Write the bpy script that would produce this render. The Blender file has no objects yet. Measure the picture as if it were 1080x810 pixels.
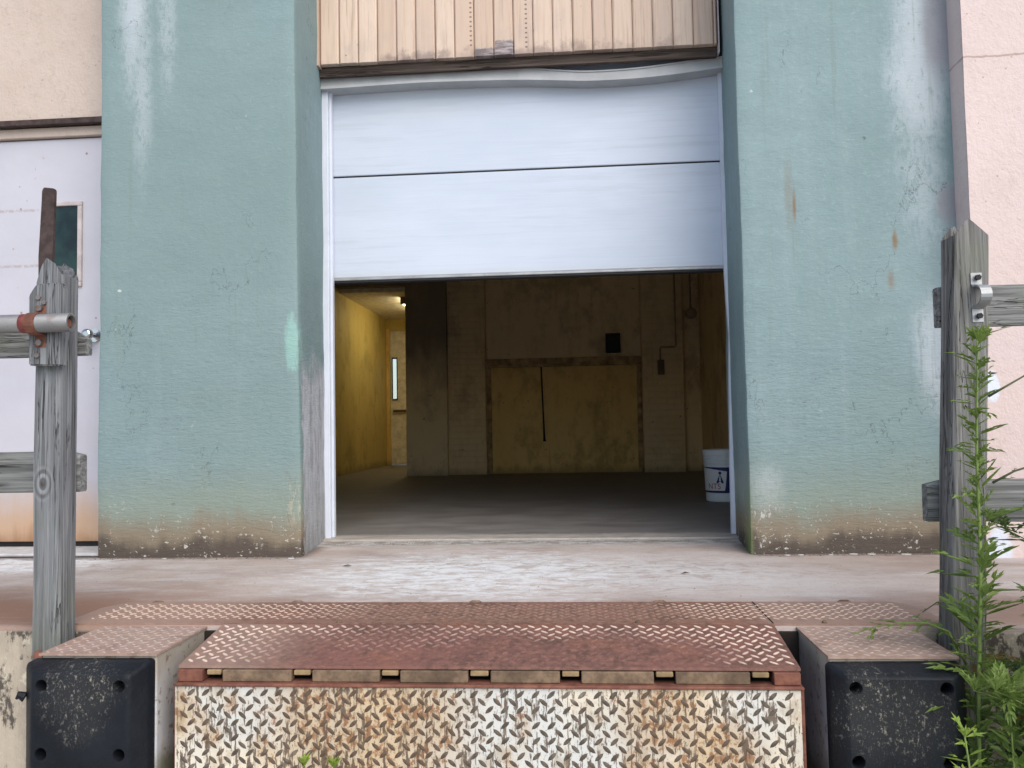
import bpy, bmesh, math, random
from mathutils import Vector, Matrix, noise as mnoise

random.seed(7)
S = bpy.context.scene
COL = S.collection
R = math.radians
GROUND = -1.2          # dock deck is z = 0, unseen pale yard 1.2 m below

# ------------------------------------------------------------------ materials
class M:
    """Small node-graph writer; coordinates are world position."""
    def __init__(s, name, rough=.85, spec=.3, metal=0.0):
        s.mat = bpy.data.materials.new(name); s.mat.use_nodes = True
        s.nt = s.mat.node_tree; s.nt.nodes.clear()
        s.out = s.n('ShaderNodeOutputMaterial'); s.b = s.n('ShaderNodeBsdfPrincipled')
        s.nt.links.new(s.b.outputs[0], s.out.inputs[0])
        s.b.inputs['Roughness'].default_value = rough
        s.b.inputs['Specular IOR Level'].default_value = spec
        s.b.inputs['Metallic'].default_value = metal
        g = s.n('ShaderNodeNewGeometry'); s.P = g.outputs['Position']
        q = s.n('ShaderNodeSeparateXYZ'); s.l(s.P, q.inputs[0])
        s.X, s.Y, s.Z = q.outputs
        s.nrm = None
    def n(s, t): return s.nt.nodes.new(t)
    def l(s, a, b): s.nt.links.new(a, b)
    def put(s, v, i):
        if isinstance(v, bpy.types.NodeSocket): s.l(v, i)
        elif isinstance(v, (tuple, list)):
            i.default_value = tuple(v) + ((1,) if len(v) == 3 and len(i.default_value) == 4 else ())
        else: i.default_value = v
    def m(s, op, a, b=0.0, c=None, clamp=False):
        n = s.n('ShaderNodeMath'); n.operation = op; n.use_clamp = clamp
        s.put(a, n.inputs[0]); s.put(b, n.inputs[1])
        if c is not None: s.put(c, n.inputs[2])
        return n.outputs[0]
    def add(s, *a):
        r = a[0]
        for x in a[1:]: r = s.m('ADD', r, x)
        return r
    def mul(s, *a):
        r = a[0]
        for x in a[1:]: r = s.m('MULTIPLY', r, x)
        return r
    def inv(s, a): return s.m('SUBTRACT', 1.0, a)
    def mx(s, *a):
        r = a[0]
        for x in a[1:]: r = s.m('MAXIMUM', r, x)
        return r
    def ss(s, v, a, b):
        if a > b: return s.inv(s.ss(v, b, a))
        n = s.n('ShaderNodeMapRange'); n.interpolation_type = 'SMOOTHSTEP'
        s.put(v, n.inputs[0]); n.inputs[1].default_value = a; n.inputs[2].default_value = b
        return n.outputs[0]
    def vec(s, sc, off=0.0, src=None):
        if not isinstance(sc, (tuple, list)): sc = (sc,)*3
        n = s.n('ShaderNodeVectorMath'); n.operation = 'MULTIPLY_ADD'
        s.l(src or s.P, n.inputs[0]); n.inputs[1].default_value = sc
        n.inputs[2].default_value = (off, off*1.37+.3, off*.71-.2)
        return n.outputs[0]
    def noise(s, sc, det=4, rough=.55, off=0.0, dist=0.0, src=None):
        n = s.n('ShaderNodeTexNoise'); s.l(s.vec(sc, off, src), n.inputs['Vector'])
        n.inputs['Scale'].default_value = 1; n.inputs['Detail'].default_value = det
        n.inputs['Roughness'].default_value = rough; n.inputs['Distortion'].default_value = dist
        return n.outputs[0]
    def vor(s, sc, feature='F1', off=0.0, rnd=1.0):
        n = s.n('ShaderNodeTexVoronoi'); n.feature = feature; s.l(s.vec(sc, off), n.inputs['Vector'])
        n.inputs['Scale'].default_value = 1; n.inputs['Randomness'].default_value = rnd
        return n.outputs['Distance']
    def blob(s, a, b, ca, cb, ra, rb, nz=None, k=1.2, soft=.55):
        u = s.m('DIVIDE', s.m('SUBTRACT', a, ca), ra); v = s.m('DIVIDE', s.m('SUBTRACT', b, cb), rb)
        d = s.m('SQRT', s.add(s.mul(u, u), s.mul(v, v)))
        if nz is not None: d = s.m('MULTIPLY_ADD', s.m('SUBTRACT', nz, .5), k, d)
        return s.ss(d, 1.0+soft*.4, 1.0-soft)
    def mix(s, f, a, b, mode='MIX'):
        n = s.n('ShaderNodeMix'); n.data_type = 'RGBA'; n.blend_type = mode
        s.put(f, n.inputs[0]); s.put(a, n.inputs[6]); s.put(b, n.inputs[7])
        return n.outputs[2]
    def attr(s, name):
        n = s.n('ShaderNodeAttribute'); n.attribute_name = name
        return n.outputs['Fac']
    def col(s, c): s.put(c, s.b.inputs['Base Color']); return s
    def rough(s, v): s.put(v, s.b.inputs['Roughness']); return s
    def bump(s, h, dist=.002, st=1.0):
        n = s.n('ShaderNodeBump'); n.inputs['Strength'].default_value = st
        n.inputs['Distance'].default_value = dist; s.l(h, n.inputs['Height'])
        if s.nrm is not None: s.l(s.nrm, n.inputs['Normal'])
        s.nrm = n.outputs[0]; s.l(s.nrm, s.b.inputs['Normal']); return s

def plain(name, c, rough=.7, spec=.3, metal=0.0, var=.18, sc=14, bump=.0006):
    k = M(name, rough, spec, metal); z = k.noise(sc, 5, .6)
    k.col(k.mix(k.ss(z, .25, .75), tuple(x*(1-var) for x in c), tuple(min(1, x*(1+var)) for x in c)))
    if bump: k.bump(k.noise(sc*6, 4, .6, 3), bump)
    return k.mat

def mat_green():
    k = M('green_wall_paint', .8, .25)
    big = k.noise(1.3, 4, .55, 2); mid = k.noise((5, 5, 9), 5, .6, 9); fine = k.noise(38, 4, .6, 4)
    trowel = k.noise((18, 18, 95), 3, .6, 11); patchy = k.ss(k.noise((2.2, 2.2, 3.5), 3, .5, 31), .42, .62)
    c = k.mix(k.ss(big, .3, .7), (.202, .284, .290), (.242, .327, .340))
    c = k.mix(k.mul(k.ss(mid, .35, .7), .5), c, (.197, .274, .286))
    c = k.mix(k.mul(k.ss(fine, .52, .75), .3), c, (.30, .41, .40))
    lowz = k.ss(k.add(k.Z, k.mul(k.m('SUBTRACT', patchy, .5), .5)), 1.6, .35)
    pit = k.noise((34, 34, 120), 4, .7, 18)
    c = k.mix(k.mul(k.ss(pit, .585, .66), k.m('MULTIPLY_ADD', lowz, .6, .12), k.ss(mid, .38, .6)), c, (.11, .15, .16))
    c = k.mix(k.mul(k.ss(k.noise((30, 30, 60), 5, .75, 28), .63, .68), .45), c, (.36, .45, .46))
    c = k.mix(k.mul(k.ss(k.noise((.9, .9, .5), 3, .6, 88), .45, .65), .55), c, (.193, .265, .257))
    chipn = k.noise((60, 60, 60), 3, .7, 91)
    c = k.mix(k.mul(k.ss(k.add(k.vor(5, off=5), k.mul(k.m('SUBTRACT', chipn, .5), .16)), .05, .03), .75), c, (.10, .12, .12))
    c = k.mix(k.mul(k.ss(k.add(k.vor(3.1, off=8), k.mul(k.m('SUBTRACT', chipn, .5), .13)), .03, .015), .8), c, (.6, .62, .62))
    # vertical run-off streaks
    st = k.noise((9, 9, .5), 4, .6, 15)
    c = k.mix(k.mul(k.ss(st, .5, .72), .22), c, (.285, .36, .37))
    # lime bloom patches: left pier head, right pier shoulder, foot and edge
    nz = k.noise((4, 4, 3), 5, .65, 21); nf = k.noise((24, 24, 13), 5, .7, 25)
    bl = k.mx(k.blob(k.X, k.Z, -2.165, 2.95, .085, .66, nz, 1.3, .8), k.mul(k.blob(k.X, k.Z, -2.12, 2.35, .06, .55, nz, 1.3, .95), .6),
              k.mul(k.blob(k.X, k.Z, -1.99, 2.72, .055, .5, nz, 1.3, .8), .5))
    br = k.mx(k.mul(k.blob(k.X, k.Z, 1.60, 2.33, .15, .62, nz, 1.5, .7), .95),
              k.mul(k.blob(k.X, k.Z, .865, .285, .085, .12, nz, 1.4, .8), .8),
              k.mul(k.blob(k.X, k.Z, 1.66, .88, .13, .30, nz, 1.1, .7), .95),
              k.mul(k.blob(k.X, k.Z, 1.60, 1.75, .14, .42, nz, 1.6, .9), .55))
    nx_ = k.noise((60, 60, 26), 6, .75, 29)
    lm = k.mx(bl, br)
    lime = k.m('MULTIPLY', lm, k.mul(.44, k.add(k.mul(k.ss(k.add(k.mul(nx_, .6), k.mul(nf, .4), k.mul(lm, .12)), .46, .58), .8), .28)), clamp=True)
    c = k.mix(k.mul(lime, .92), c, (.70, .71, .77))
    grey = k.mx(k.blob(k.X, k.Z, 1.70, 2.42, .085, .26, nz, 1.1, .55), k.blob(k.X, k.Z, 1.72, 1.58, .075, .10, nz, .8, .5))
    c = k.mix(k.mul(grey, .8), c, (.27, .265, .29))
    c = k.mix(k.mul(k.blob(k.X, k.Z, -2.12, 2.98, .055, .11, nf, 2.2, .5), .6), c, (.26, .25, .31))
    hair = k.ss(k.m('ABSOLUTE', k.m('SUBTRACT', k.noise((2.6, 2.6, 1.5), 6, .62, 131), .5)), .0035, .001)
    c = k.mix(k.mul(hair, k.ss(k.noise((1.7, 1.7, 1.1), 2, .5, 133), .5, .56), .6), c, (.09, .11, .11))
    drip = k.mul(k.ss(k.noise((26, 26, .7), 5, .7, 141), .56, .66), k.ss(k.noise((1.3, 1.3, .9), 3, .6, 143), .45, .6))
    c = k.mix(k.mul(drip, .35), c, (.19, .245, .215))
    scab = k.mul(k.ss(k.noise((13, 13, 15), 6, .8, 151), .635, .655), k.ss(k.noise((2, 2, 2), 3, .6, 153), .46, .6))
    c = k.mix(k.mul(scab, .6), c, (.40, .42, .42))
    # touched-up turquoise dab on the left corner
    tq = k.mul(k.blob(k.X, k.Z, -1.362, 1.02, .036, .15, nf, 1.5, .35), k.ss(k.Y, 3.93, 3.87))
    c = k.mix(k.mul(tq, .6), c, (.30, .52, .46))
    # bare grey render on the inner return of the left pier
    bare = k.mul(k.ss(k.add(k.Y, k.mul(k.m('SUBTRACT', nf, .5), .12)), 3.87, 3.90), k.ss(k.add(k.Z, k.mul(nz, .5)), 1.28, 1.05), k.ss(k.X, -1.2, -1.3))
    c = k.mix(k.mul(bare, .85), c, k.mix(k.ss(k.add(k.mul(nf, .5), k.mul(k.noise((20, 20, 2.2), 5, .7, 161), .5)), .36, .60), (.33, .325, .345), (.56, .565, .615)))
    ch = k.mul(k.ss(k.X, -1.44, -1.37), k.ss(k.Y, 3.98, 3.90), k.ss(k.X, -1.2, -1.3), k.ss(k.Z, .50, .12), k.ss(k.noise((34, 34, 9), 5, .7, 52), .48, .54))
    c = k.mix(k.mul(ch, k.ss(nf, .45, .5)), c, (.16, .12, .10))
    ch = k.mul(ch, k.ss(k.noise((70, 70, 22), 4, .7, 57), .46, .52))
    c = k.mix(ch, c, (.50, .47, .40))
    # rust weeps
    for x, z, rx, rz, a in ((1.026, 1.60, .010, .09, .75), (1.47, 1.42, .014, .045, .8), (1.445, 1.24, .018, .05, .5), (1.0, 1.66, .02, .2, .25)):
        c = k.mix(k.mul(k.blob(k.X, k.Z, x, z, rx, rz, nf, 1.2, .8), a), c, (.22, .13, .06))
    # damp grime climbing from the deck
    h = k.add(k.Z, k.mul(k.m('SUBTRACT', nz, .5), .16), k.mul(k.m('SUBTRACT', st, .5), .12), k.mul(k.m('SUBTRACT', k.noise((3, 3, .5), 2, .5, 77), .5), .15))
    nb = k.inv(k.mul(bare, .85))
    c = k.mix(k.mul(nb, k.ss(h, .52, .19), .6), c, (.255, .29, .225))
    c = k.mix(k.mul(nb, k.ss(h, .25, .09), .92), c, (.235, .185, .13))
    c = k.mix(k.mul(nb, k.ss(h, .105, .03), .92), c, (.085, .068, .058))  # grime, deepened to paint contact shade into the foot
    # scaled-off paint flecks low down
    fl = k.mul(k.mx(k.ss(k.noise((46, 46, 62), 4, .68, 3), .615, .635), k.ss(k.noise((17, 17, 24), 6, .75, 33), .625, .64)), k.ss(k.Z, .38, .02), k.ss(k.noise((7, 7, 9), 3, .6, 66), .44, .54))
    fl = k.mx(fl, k.mul(k.ss(nf, .60, .66), k.blob(k.X, k.Z, .82, .12, .12, .16, nz, .8, .5)))
    c = k.mix(fl, c, (.55, .52, .47))
    # algae on the foot of the right pier's return
    al = k.mul(k.ss(k.X, .80, .775), k.ss(k.X, .5, .6), k.ss(k.add(k.Z, k.mul(nf, .3)), .55, .15))
    c = k.mix(k.mul(al, .7), c, (.19, .26, .09))
    k.col(c)
    k.rough(k.m('MULTIPLY_ADD', nf, .3, .62))
    k.bump(k.add(k.mul(trowel, k.m('MULTIPLY_ADD', lowz, .55, .12)), k.mul(mid, .8), k.mul(fine, .5), k.mul(pit, -.35)), .006, .75)
    k.bump(k.mx(fl, lime), .003, .6)
    return k.mat

def mat_stucco(name, a, b, dark, seed, pink=False):
    k = M(name, .9, .2)
    big = k.noise(1.1, 4, .6, seed); f = k.noise(26, 5, .65, seed+3); g = k.noise(90, 3, .6, seed+5)
    c = k.mix(k.ss(big, .3, .7), a, b)
    c = k.mix(k.mul(k.ss(f, .50, .72), .4), c, dark)
    w = k.noise((6, 6, 4), 5, .7, seed+9)
    c = k.mix(k.mul(k.ss(w, .56, .72), .3), c, tuple(x*.8 for x in a))
    c = k.mix(k.mul(k.ss(k.add(k.vor(17, off=seed), k.mul(k.m('SUBTRACT', g, .5), .35)), .07, .03), .5), c, tuple(x*.4 for x in dark))
    if pink:
        wob = k.mul(k.m('SUBTRACT', k.noise((5, 5, 5), 4, .6, 4), .5), .05)
        cr = k.m('ABSOLUTE', k.add(k.m('SUBTRACT', k.Z, 2.20), wob))
        c = k.mix(k.mul(k.ss(cr, .006, .002), .6), c, (.3, .2, .16))
        n2 = k.noise(9, 4, .6, 44)
        c = k.mix(k.mx(k.blob(k.X, k.Z, 1.80, .03, .06, .11, n2, .8, .3), k.blob(k.X, k.Z, 1.80, .74, .035, .07, n2, .8, .3)), c, (.68, .72, .80))
        c = k.mix(k.mul(k.ss(k.add(k.Z, k.mul(w, .4)), .15, -.2), .5), c, (.42, .36, .30))
    k.col(c); k.bump(k.add(k.mul(f, 1.0), k.mul(g, .5), k.mul(w, .8)), .005, .8)
    return k.mat

def mat_deck():
    k = M('dock_concrete', .9, .25)
    nz = k.noise((2.2, 2.6, 2), 5, .6, 3); st = k.noise((3.2, 8, 3), 6, .68, 5); f = k.noise(55, 5, .65, 8); g = k.noise((11, 26, 11), 5, .65, 2)
    c = k.mix(k.ss(nz, .3, .7), (.37, .298, .262), (.49, .415, .372))
    c = k.mix(k.mul(k.ss(st, .42, .68), .55), c, (.58, .545, .525))
    c = k.mix(k.mul(k.ss(f, .5, .75), .4), c, (.35, .30, .275))
    w = k.mx(k.blob(k.X, k.Y, -.45, 3.4, .72, .60, g, 1.8, .6), k.mul(k.blob(k.X, k.Y, .20, 3.4, .95, .50, st, 1.2, .9), .62),
             k.blob(k.X, k.Y, -3.0, 3.75, .95, .46, st, .9, .4))
    c = k.mix(k.mul(w, k.ss(k.noise((11, 18, 11), 8, .72, 92, .8), .34, .58)), c, (.70, .70, .70))
    # iron stain bleeding off the plate and the corner posts
    ru = k.add(k.mul(k.ss(k.add(k.Y, k.mul(nz, .25)), 3.12, 2.90), .45), k.mul(k.blob(k.X, k.Y, -1.95, 2.75, .85, .50, st, 1.0, .8), 1.2),
               k.mul(k.blob(k.X, k.Y, 1.2, 3.6, .6, .32, st, 1.3, .9), .5), k.mul(k.blob(k.X, k.Y, 1.4, 2.75, .5, .3, st, 1, .9), .7))
    c = k.mix(k.m('MULTIPLY', ru, .62, clamp=True), c, (.26, .15, .105))
    # dirt and painted contact shade along the foot of the wall
    c = k.mix(k.mul(k.ss(k.add(k.Y, k.mul(k.m('SUBTRACT', g, .5), .22)), 3.74, 3.85), k.mx(k.ss(k.X, -1.25, -1.34), k.ss(k.X, .72, .80)), k.ss(k.Y, 4.25, 4.1), .8), c, (.13, .10, .085))
    c = k.mix(k.mul(k.ss(k.noise((5, 24, 5), 6, .75, 71), .56, .68), .45), c, (.30, .235, .21))
    c = k.mix(k.mul(k.ss(k.noise((70, 110, 70), 3, .7, 73), .60, .68), .5), c, (.22, .17, .15))
    c = k.mix(k.mul(k.ss(k.add(k.vor((9, 14, 9), off=6), k.mul(k.m('SUBTRACT', f, .5), .2)), .04, .02), .7), c, (.09, .06, .05))
    c = k.mix(k.mul(k.ss(k.add(k.vor((15, 22, 15), off=16), k.mul(k.m('SUBTRACT', f, .5), .2)), .05, .02), .6), c, (.6, .58, .55))
    tn = k.noise((12, 22, 12), 6, .75, 95)
    c = k.mix(k.mul(k.ss(k.add(k.Y, k.mul(k.m('SUBTRACT', tn, .5), .5)), 4.08, 4.24), k.ss(k.X, -1.45, -1.3), k.ss(k.X, .85, .75)), c, k.mix(k.ss(tn, .42, .6), (.25, .225, .205), (.47, .455, .435)))
    # front face of the dock below the deck
    front = k.ss(k.Z, -.012, -.02)
    v = k.noise((9, 9, 3.2), 6, .7, 14)
    cf = k.mix(k.ss(v, .36, .62), (.50, .425, .335), (.37, .315, .25))
    cf = k.mix(k.ss(k.add(k.noise((11, 11, 6), 6, .75, 41), k.mul(k.ss(k.Z, -.35, -.02), .06)), .52, .60), cf, (.10, .085, .07))
    cf = k.mix(k.mul(k.ss(k.noise((20, 20, 16), 5, .7, 47), .58, .66), .8), cf, (.62, .56, .44))
    c = k.mix(front, c, cf)
    k.col(c); k.rough(k.m('MULTIPLY_ADD', g, .25, .72))
    k.bump(k.add(k.mul(f, .6), k.mul(g, .8), k.mul(v, front, 1.5)), .004, .8)
    return k.mat

def mat_room_floor():
    k = M('room_floor_concrete', .5, .35)
    g = k.noise((3, 6, 3), 5, .6, 3); f = k.noise(40, 4, .6, 8)
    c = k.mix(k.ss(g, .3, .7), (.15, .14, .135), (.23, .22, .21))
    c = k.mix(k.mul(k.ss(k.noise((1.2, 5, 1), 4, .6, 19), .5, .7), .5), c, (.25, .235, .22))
    # worn pale sill under the door
    s_ = k.mul(k.ss(k.add(k.Y, k.mul(k.m('SUBTRACT', f, .5), .10)), 4.56, 4.46), k.m('MULTIPLY_ADD', k.noise((9, 14, 9), 5, .7, 24), 1.6, -.2, clamp=True))
    c = k.mix(s_, c, (.50, .45, .40))
    k.col(c); k.rough(k.m('MULTIPLY_ADD', g, .4, .38)); k.bump(k.add(f, g), .002, .6)
    return k.mat

def mat_yellow(name, a, b, grime, dirt, seed, brick=False, top_tone=.8):
    k = M(name, .6, .35)
    n1 = k.noise((1.3, 1.3, .9), 4, .6, seed); n2 = k.noise((7, 7, 3), 6, .7, seed+4); n3 = k.noise((16, 16, 1.2), 4, .6, seed+8)
    c = k.mix(k.ss(n1, .3, .7), a, b)
    c = k.mix(k.mul(k.ss(n2, .5, .70), .65), c, grime)
    c = k.mix(k.mul(k.ss(n3, .56, .74), .5), c, grime)
    # darker towards the top
    c = k.mix(k.mul(k.ss(k.add(k.Z, k.mul(k.m('SUBTRACT', n2, .5), .7)), .95, 1.75), dirt), c, tuple(x*top_tone for x in grime))
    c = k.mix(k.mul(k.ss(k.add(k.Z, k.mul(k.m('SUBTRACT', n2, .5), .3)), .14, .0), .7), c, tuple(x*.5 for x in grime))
    c = k.mix(k.mul(k.ss(k.add(k.vor(5, off=seed), k.mul(k.m('SUBTRACT', k.noise(60, 3, .7, 7), .5), .16)), .045, .02), .8), c, (.05, .03, .02))
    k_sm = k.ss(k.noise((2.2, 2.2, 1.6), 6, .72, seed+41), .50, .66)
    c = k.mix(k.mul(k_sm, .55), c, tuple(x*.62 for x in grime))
    c = k.mix(k.mul(k.ss(k.noise((9, 9, 14), 5, .75, seed+31), .66, .70), .8), c, (.06, .035, .02))
    k.col(c)
    if brick:
        t = k.n('ShaderNodeTexBrick'); cx = k.n('ShaderNodeCombineXYZ'); k.l(k.X, cx.inputs[0]); k.l(k.Z, cx.inputs[1])
        k.l(cx.outputs[0], t.inputs['Vector']); t.inputs['Scale'].default_value = 1
        t.inputs['Brick Width'].default_value = .22; t.inputs['Row Height'].default_value = .075; t.inputs['Mortar Size'].default_value = .006
        k.bump(t.outputs['Fac'], .006, -1.0 if False else .9)
    k.bump(k.add(n2, n1), .004, .6)
    return k.mat

def mat_doorpanel():
    k = M('white_door_skin', .42, .45)
    gr = k.noise((2.0, 8, 46), 5, .62, 3, .6); b = k.noise((.9, .9, 2.2), 4, .6, 9)
    sc = k.noise((1.2, 4, 26), 5, .7, 17)
    c = k.mix(k.ss(b, .3, .7), (.495, .555, .655), (.56, .615, .715))
    c = k.mix(k.mul(k.ss(sc, .50, .66), k.ss(b, .40, .52), .35), c, (.42, .46, .52))
    c = k.mix(k.mul(k.ss(k.Z, 2.62, 2.42), 0.0), c, (.6, .6, .6))
    dz = k.ss(k.add(k.Z, k.mul(k.m('SUBTRACT', sc, .5), .06)), 1.49, 1.445)
    c = k.mix(k.mul(dz, .35), c, (.50, .49, .47))
    # rub marks near the curb end of the seam
    c = k.mix(k.mul(k.blob(k.X, k.Z, -.75, 2.40, .45, .10, sc, 2.6, .8), .22), c, (.55, .55, .53))
    c = k.mix(k.mul(k.ss(gr, .48, .66), .16), c, (.45, .50, .59))
    k.col(c); k.rough(k.m('MULTIPLY_ADD', gr, .3, .28)); k.bump(gr, .0016, .6)
    return k.mat

def mat_siding():
    k = M('siding_wood', .8, .25)
    t = k.attr('tint'); gr = k.noise((46, 20, 2.4), 5, .6, 4); g2 = k.noise((9, 5, 1.1), 4, .6, 14)
    c = k.mix(t, (.56, .425, .335), (.67, .535, .435))
    c = k.mix(k.mul(k.ss(gr, .45, .72), .5), c, (.46, .335, .26))
    c = k.mix(k.mul(k.ss(g2, .5, .72), .5), c, (.53, .415, .36))
    nz = k.noise((18, 18, 14), 5, .7, 7)
    # rot and worn paint at the drip edge
    lo = k.ss(k.add(k.Z, k.mul(k.m('SUBTRACT', nz, .5), .22)), 2.675, 2.60)
    along = k.mx(k.blob(k.X, k.Z, -.83, 2.62, .20, .12, nz, 1.2, .7), k.mul(k.blob(k.X, k.Z, -.12, 2.62, .5, .10, nz, 1.4, .7), .7), k.mul(k.blob(k.X, k.Z, .52, 2.64, .07, .07, nz, 1.2, .7), .6))
    c = k.mix(k.mul(lo, along, .85), c, (.19, .14, .13))
    for x, z, rx, rz in ((-.450, 2.60, .050, .050), (-.343, 2.60, .050, .085)):
        c = k.mix(k.mul(k.ss(k.m('ABSOLUTE', k.m('SUBTRACT', k.X, x)), rx+.004, rx), k.ss(k.add(k.Z, k.mul(k.m('SUBTRACT', nz, .5), .05)), z+rz, z+rz-.006)), c, k.mix(k.ss(k.noise((10, 10, 60), 4, .6, 3), .42, .62), (.17, .14, .145), (.38, .33, .335)))
    gw = k.noise((60, 30, 1.6), 6, .72, 44)
    c = k.mix(k.mul(k.ss(gw, .53, .68), .5), c, (.33, .235, .185))
    c = k.mix(k.mul(k.ss(k.noise((3, 3, 2.2), 5, .7, 48), .5, .68), .4), c, (.44, .36, .32))
    # two columns of staple holes
    for x0, za, zb in ((-.526, 2.66, 2.90), (-.226, 2.63, 3.06)):
        dots = k.mul(k.ss(k.m('ABSOLUTE', k.m('SUBTRACT', k.X, x0)), .008, .004),
                     k.ss(k.m('ABSOLUTE', k.m('SUBTRACT', k.m('FRACT', k.m('DIVIDE', k.Z, .026)), .5)), .22, .12), k.ss(k.Z, za-.01, za), k.ss(k.Z, zb+.01, zb))
        c = k.mix(k.mul(dots, .8), c, (.13, .08, .06))
    sp = k.mul(k.ss(k.vor((17, 17, 15), off=12), .10, .06), k.ss(k.Z, 2.95, 2.6), k.ss(k.noise(5, 2, .5, 8), .48, .6))
    c = k.mix(k.mul(sp, .8), c, (.13, .09, .08))
    k.col(c); k.bump(k.add(gr, k.mul(nz, .5)), .002, .7)
    return k.mat

def mat_wood(name, axis, light, dark, green=.25, knots=(), rail=False):
    k = M(name, .9, .15)
    hi, lo = 48, 1.7
    sc = [hi, hi*.8, hi]; sc[axis] = lo
    sc2 = [150, 120, 150]; sc2[axis] = 4
    sc3 = [20, 20, 20]; sc3[axis] = .9
    warp = k.noise([7 if i != axis else 2.5 for i in range(3)], 2, .5, 5)
    g1 = k.noise(sc, 4, .6, 2, 1.2); g2 = k.noise(sc2, 3, .6, 6); g3 = k.noise(sc3, 4, .6, 9, 2.0)
    for x, z, rx, rz in knots:
        u = k.m('DIVIDE', k.m('SUBTRACT', k.X, x), rx); v = k.m('DIVIDE', k.m('SUBTRACT', k.Z, z), rz)
        d2 = k.add(k.mul(u, u), k.mul(v, v)); d = k.m('SQRT', d2)
        ring = k.m('MULTIPLY_ADD', k.m('SINE', k.m('MULTIPLY_ADD', d, 6.5, k.mul(warp, 3))), .22, .5)
        near = k.ss(d, 2.6, .7)
        n = k.n('ShaderNodeMix'); n.data_type = 'FLOAT'
        k.l(near, n.inputs[0]); k.l(g1, n.inputs[2]); k.l(ring, n.inputs[3]); g1 = n.outputs[0]
    c = k.mix(k.ss(g1, .33, .68), dark, light)
    c = k.mix(k.mul(k.ss(g3, .42, .66), .55), c, tuple(x*.62 for x in light))
    c = k.mix(k.mul(k.ss(g2, .54, .74), .55), c, tuple(x*.5 for x in dark))
    crack = k.mul(k.ss(k.m('ABSOLUTE', k.m('SUBTRACT', g3, .5)), .013, .004), k.ss(warp, .45, .6))
    c = k.mix(k.mul(crack, .9), c, (.025, .022, .02))
    c = k.mix(k.mul(k.ss(k.noise(6, 4, .6, 33), .5, .72), green), c, (.17, .19, .11))
    if not rail: c = k.mix(k.mul(k.ss(k.add(k.Z, k.mul(warp, .3)), .45, -.05), green), c, (.15, .155, .08))
    for x, z, rx, rz in knots:
        c = k.mix(k.blob(k.X, k.Z, x, z, rx*.5, rz*.42, g2, .8, .6), c, (.085, .075, .065))
    k.col(c); k.bump(k.add(k.mul(g1, 1.2), k.mul(g2, .8), k.mul(crack, -1.5)), .004, .9)
    return k.mat

def mat_front_plate():
    """Cream-painted tread plate, bare and rusted on the raised bars and in weeping zones."""
    k = M('cream_tread_plate', .62, .4)
    t = k.attr('tread')
    z1 = k.noise((2.8, 1, 2.2), 4, .6, 6); z2 = k.noise((4.2, 1, 3.0), 4, .6, 13); dr = k.noise((75, 20, 14), 5, .7, 3); f = k.noise((34, 34, 26), 5, .72, 8)
    c = k.mix(k.ss(z1, .38, .60), (.72, .63, .49), (.60, .595, .56))
    yel = k.mx(k.blob(k.X, k.Z, -.60, -.20, .34, .20, z2, 1.4, .7), k.blob(k.X, k.Z, .20, -.18, .16, .14, z2, 1.5, .7), k.mul(k.blob(k.X, k.Z, .34, -.24, .15, .09, z2, 1.6, .6), 1.0), k.ss(z2, .58, .70))
    c = k.mix(k.mul(yel, k.m('MULTIPLY_ADD', f, 1.2, .2, clamp=True), .8), c, (.45, .285, .12))
    c = k.mix(k.mul(k.ss(k.add(f, k.mul(yel, .10)), .60, .67), .8), c, (.24, .095, .035))
    low = k.ss(k.add(k.Z, k.mul(z2, .25)), -.10, -.26)
    c = k.mix(k.mul(k.ss(k.add(dr, k.mul(low, .075)), .535, .60), .9), c, (.10, .065, .042))
    c = k.mix(k.mul(k.ss(k.noise((90, 60, 55), 4, .75, 37), .58, .64), .8), c, (.13, .085, .055))
    c = k.mix(k.mul(k.ss(k.noise((16, 16, 9), 5, .7, 47), .52, .64), .45), c, (.36, .27, .17))
    c = k.mix(k.mul(k.ss(k.noise((8, 8, 5), 4, .65, 61), .6, .72), low, .75), c, (.15, .12, .12))
    seam = k.m('ABSOLUTE', k.m('SUBTRACT', k.m('FRACT', k.m('DIVIDE', k.add(k.X, k.mul(k.m('SUBTRACT', f, .5), .012)), .082)), .5))
    c = k.mix(k.mul(k.ss(seam, .03, .012), k.ss(f, .42, .5), .7), c, (.12, .08, .055))
    bar = k.mix(k.ss(k.noise(60, 3, .6, 5), .35, .65), (.066, .053, .040), (.130, .104, .079))
    bar = k.mix(k.mul(yel, .5), bar, (.115, .06, .028))
    c = k.mix(k.mul(k.ss(t, .10, .40), k.m('MULTIPLY_ADD', k.ss(k.noise((9, 9, 9), 3, .6, 71), .22, .4), .25, .75)), c, bar)
    k.col(c); k.rough(k.m('MULTIPLY_ADD', f, .5, .38)); k.bump(k.add(f, k.mul(dr, .5)), .0016, .8)
    return k.mat

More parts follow.
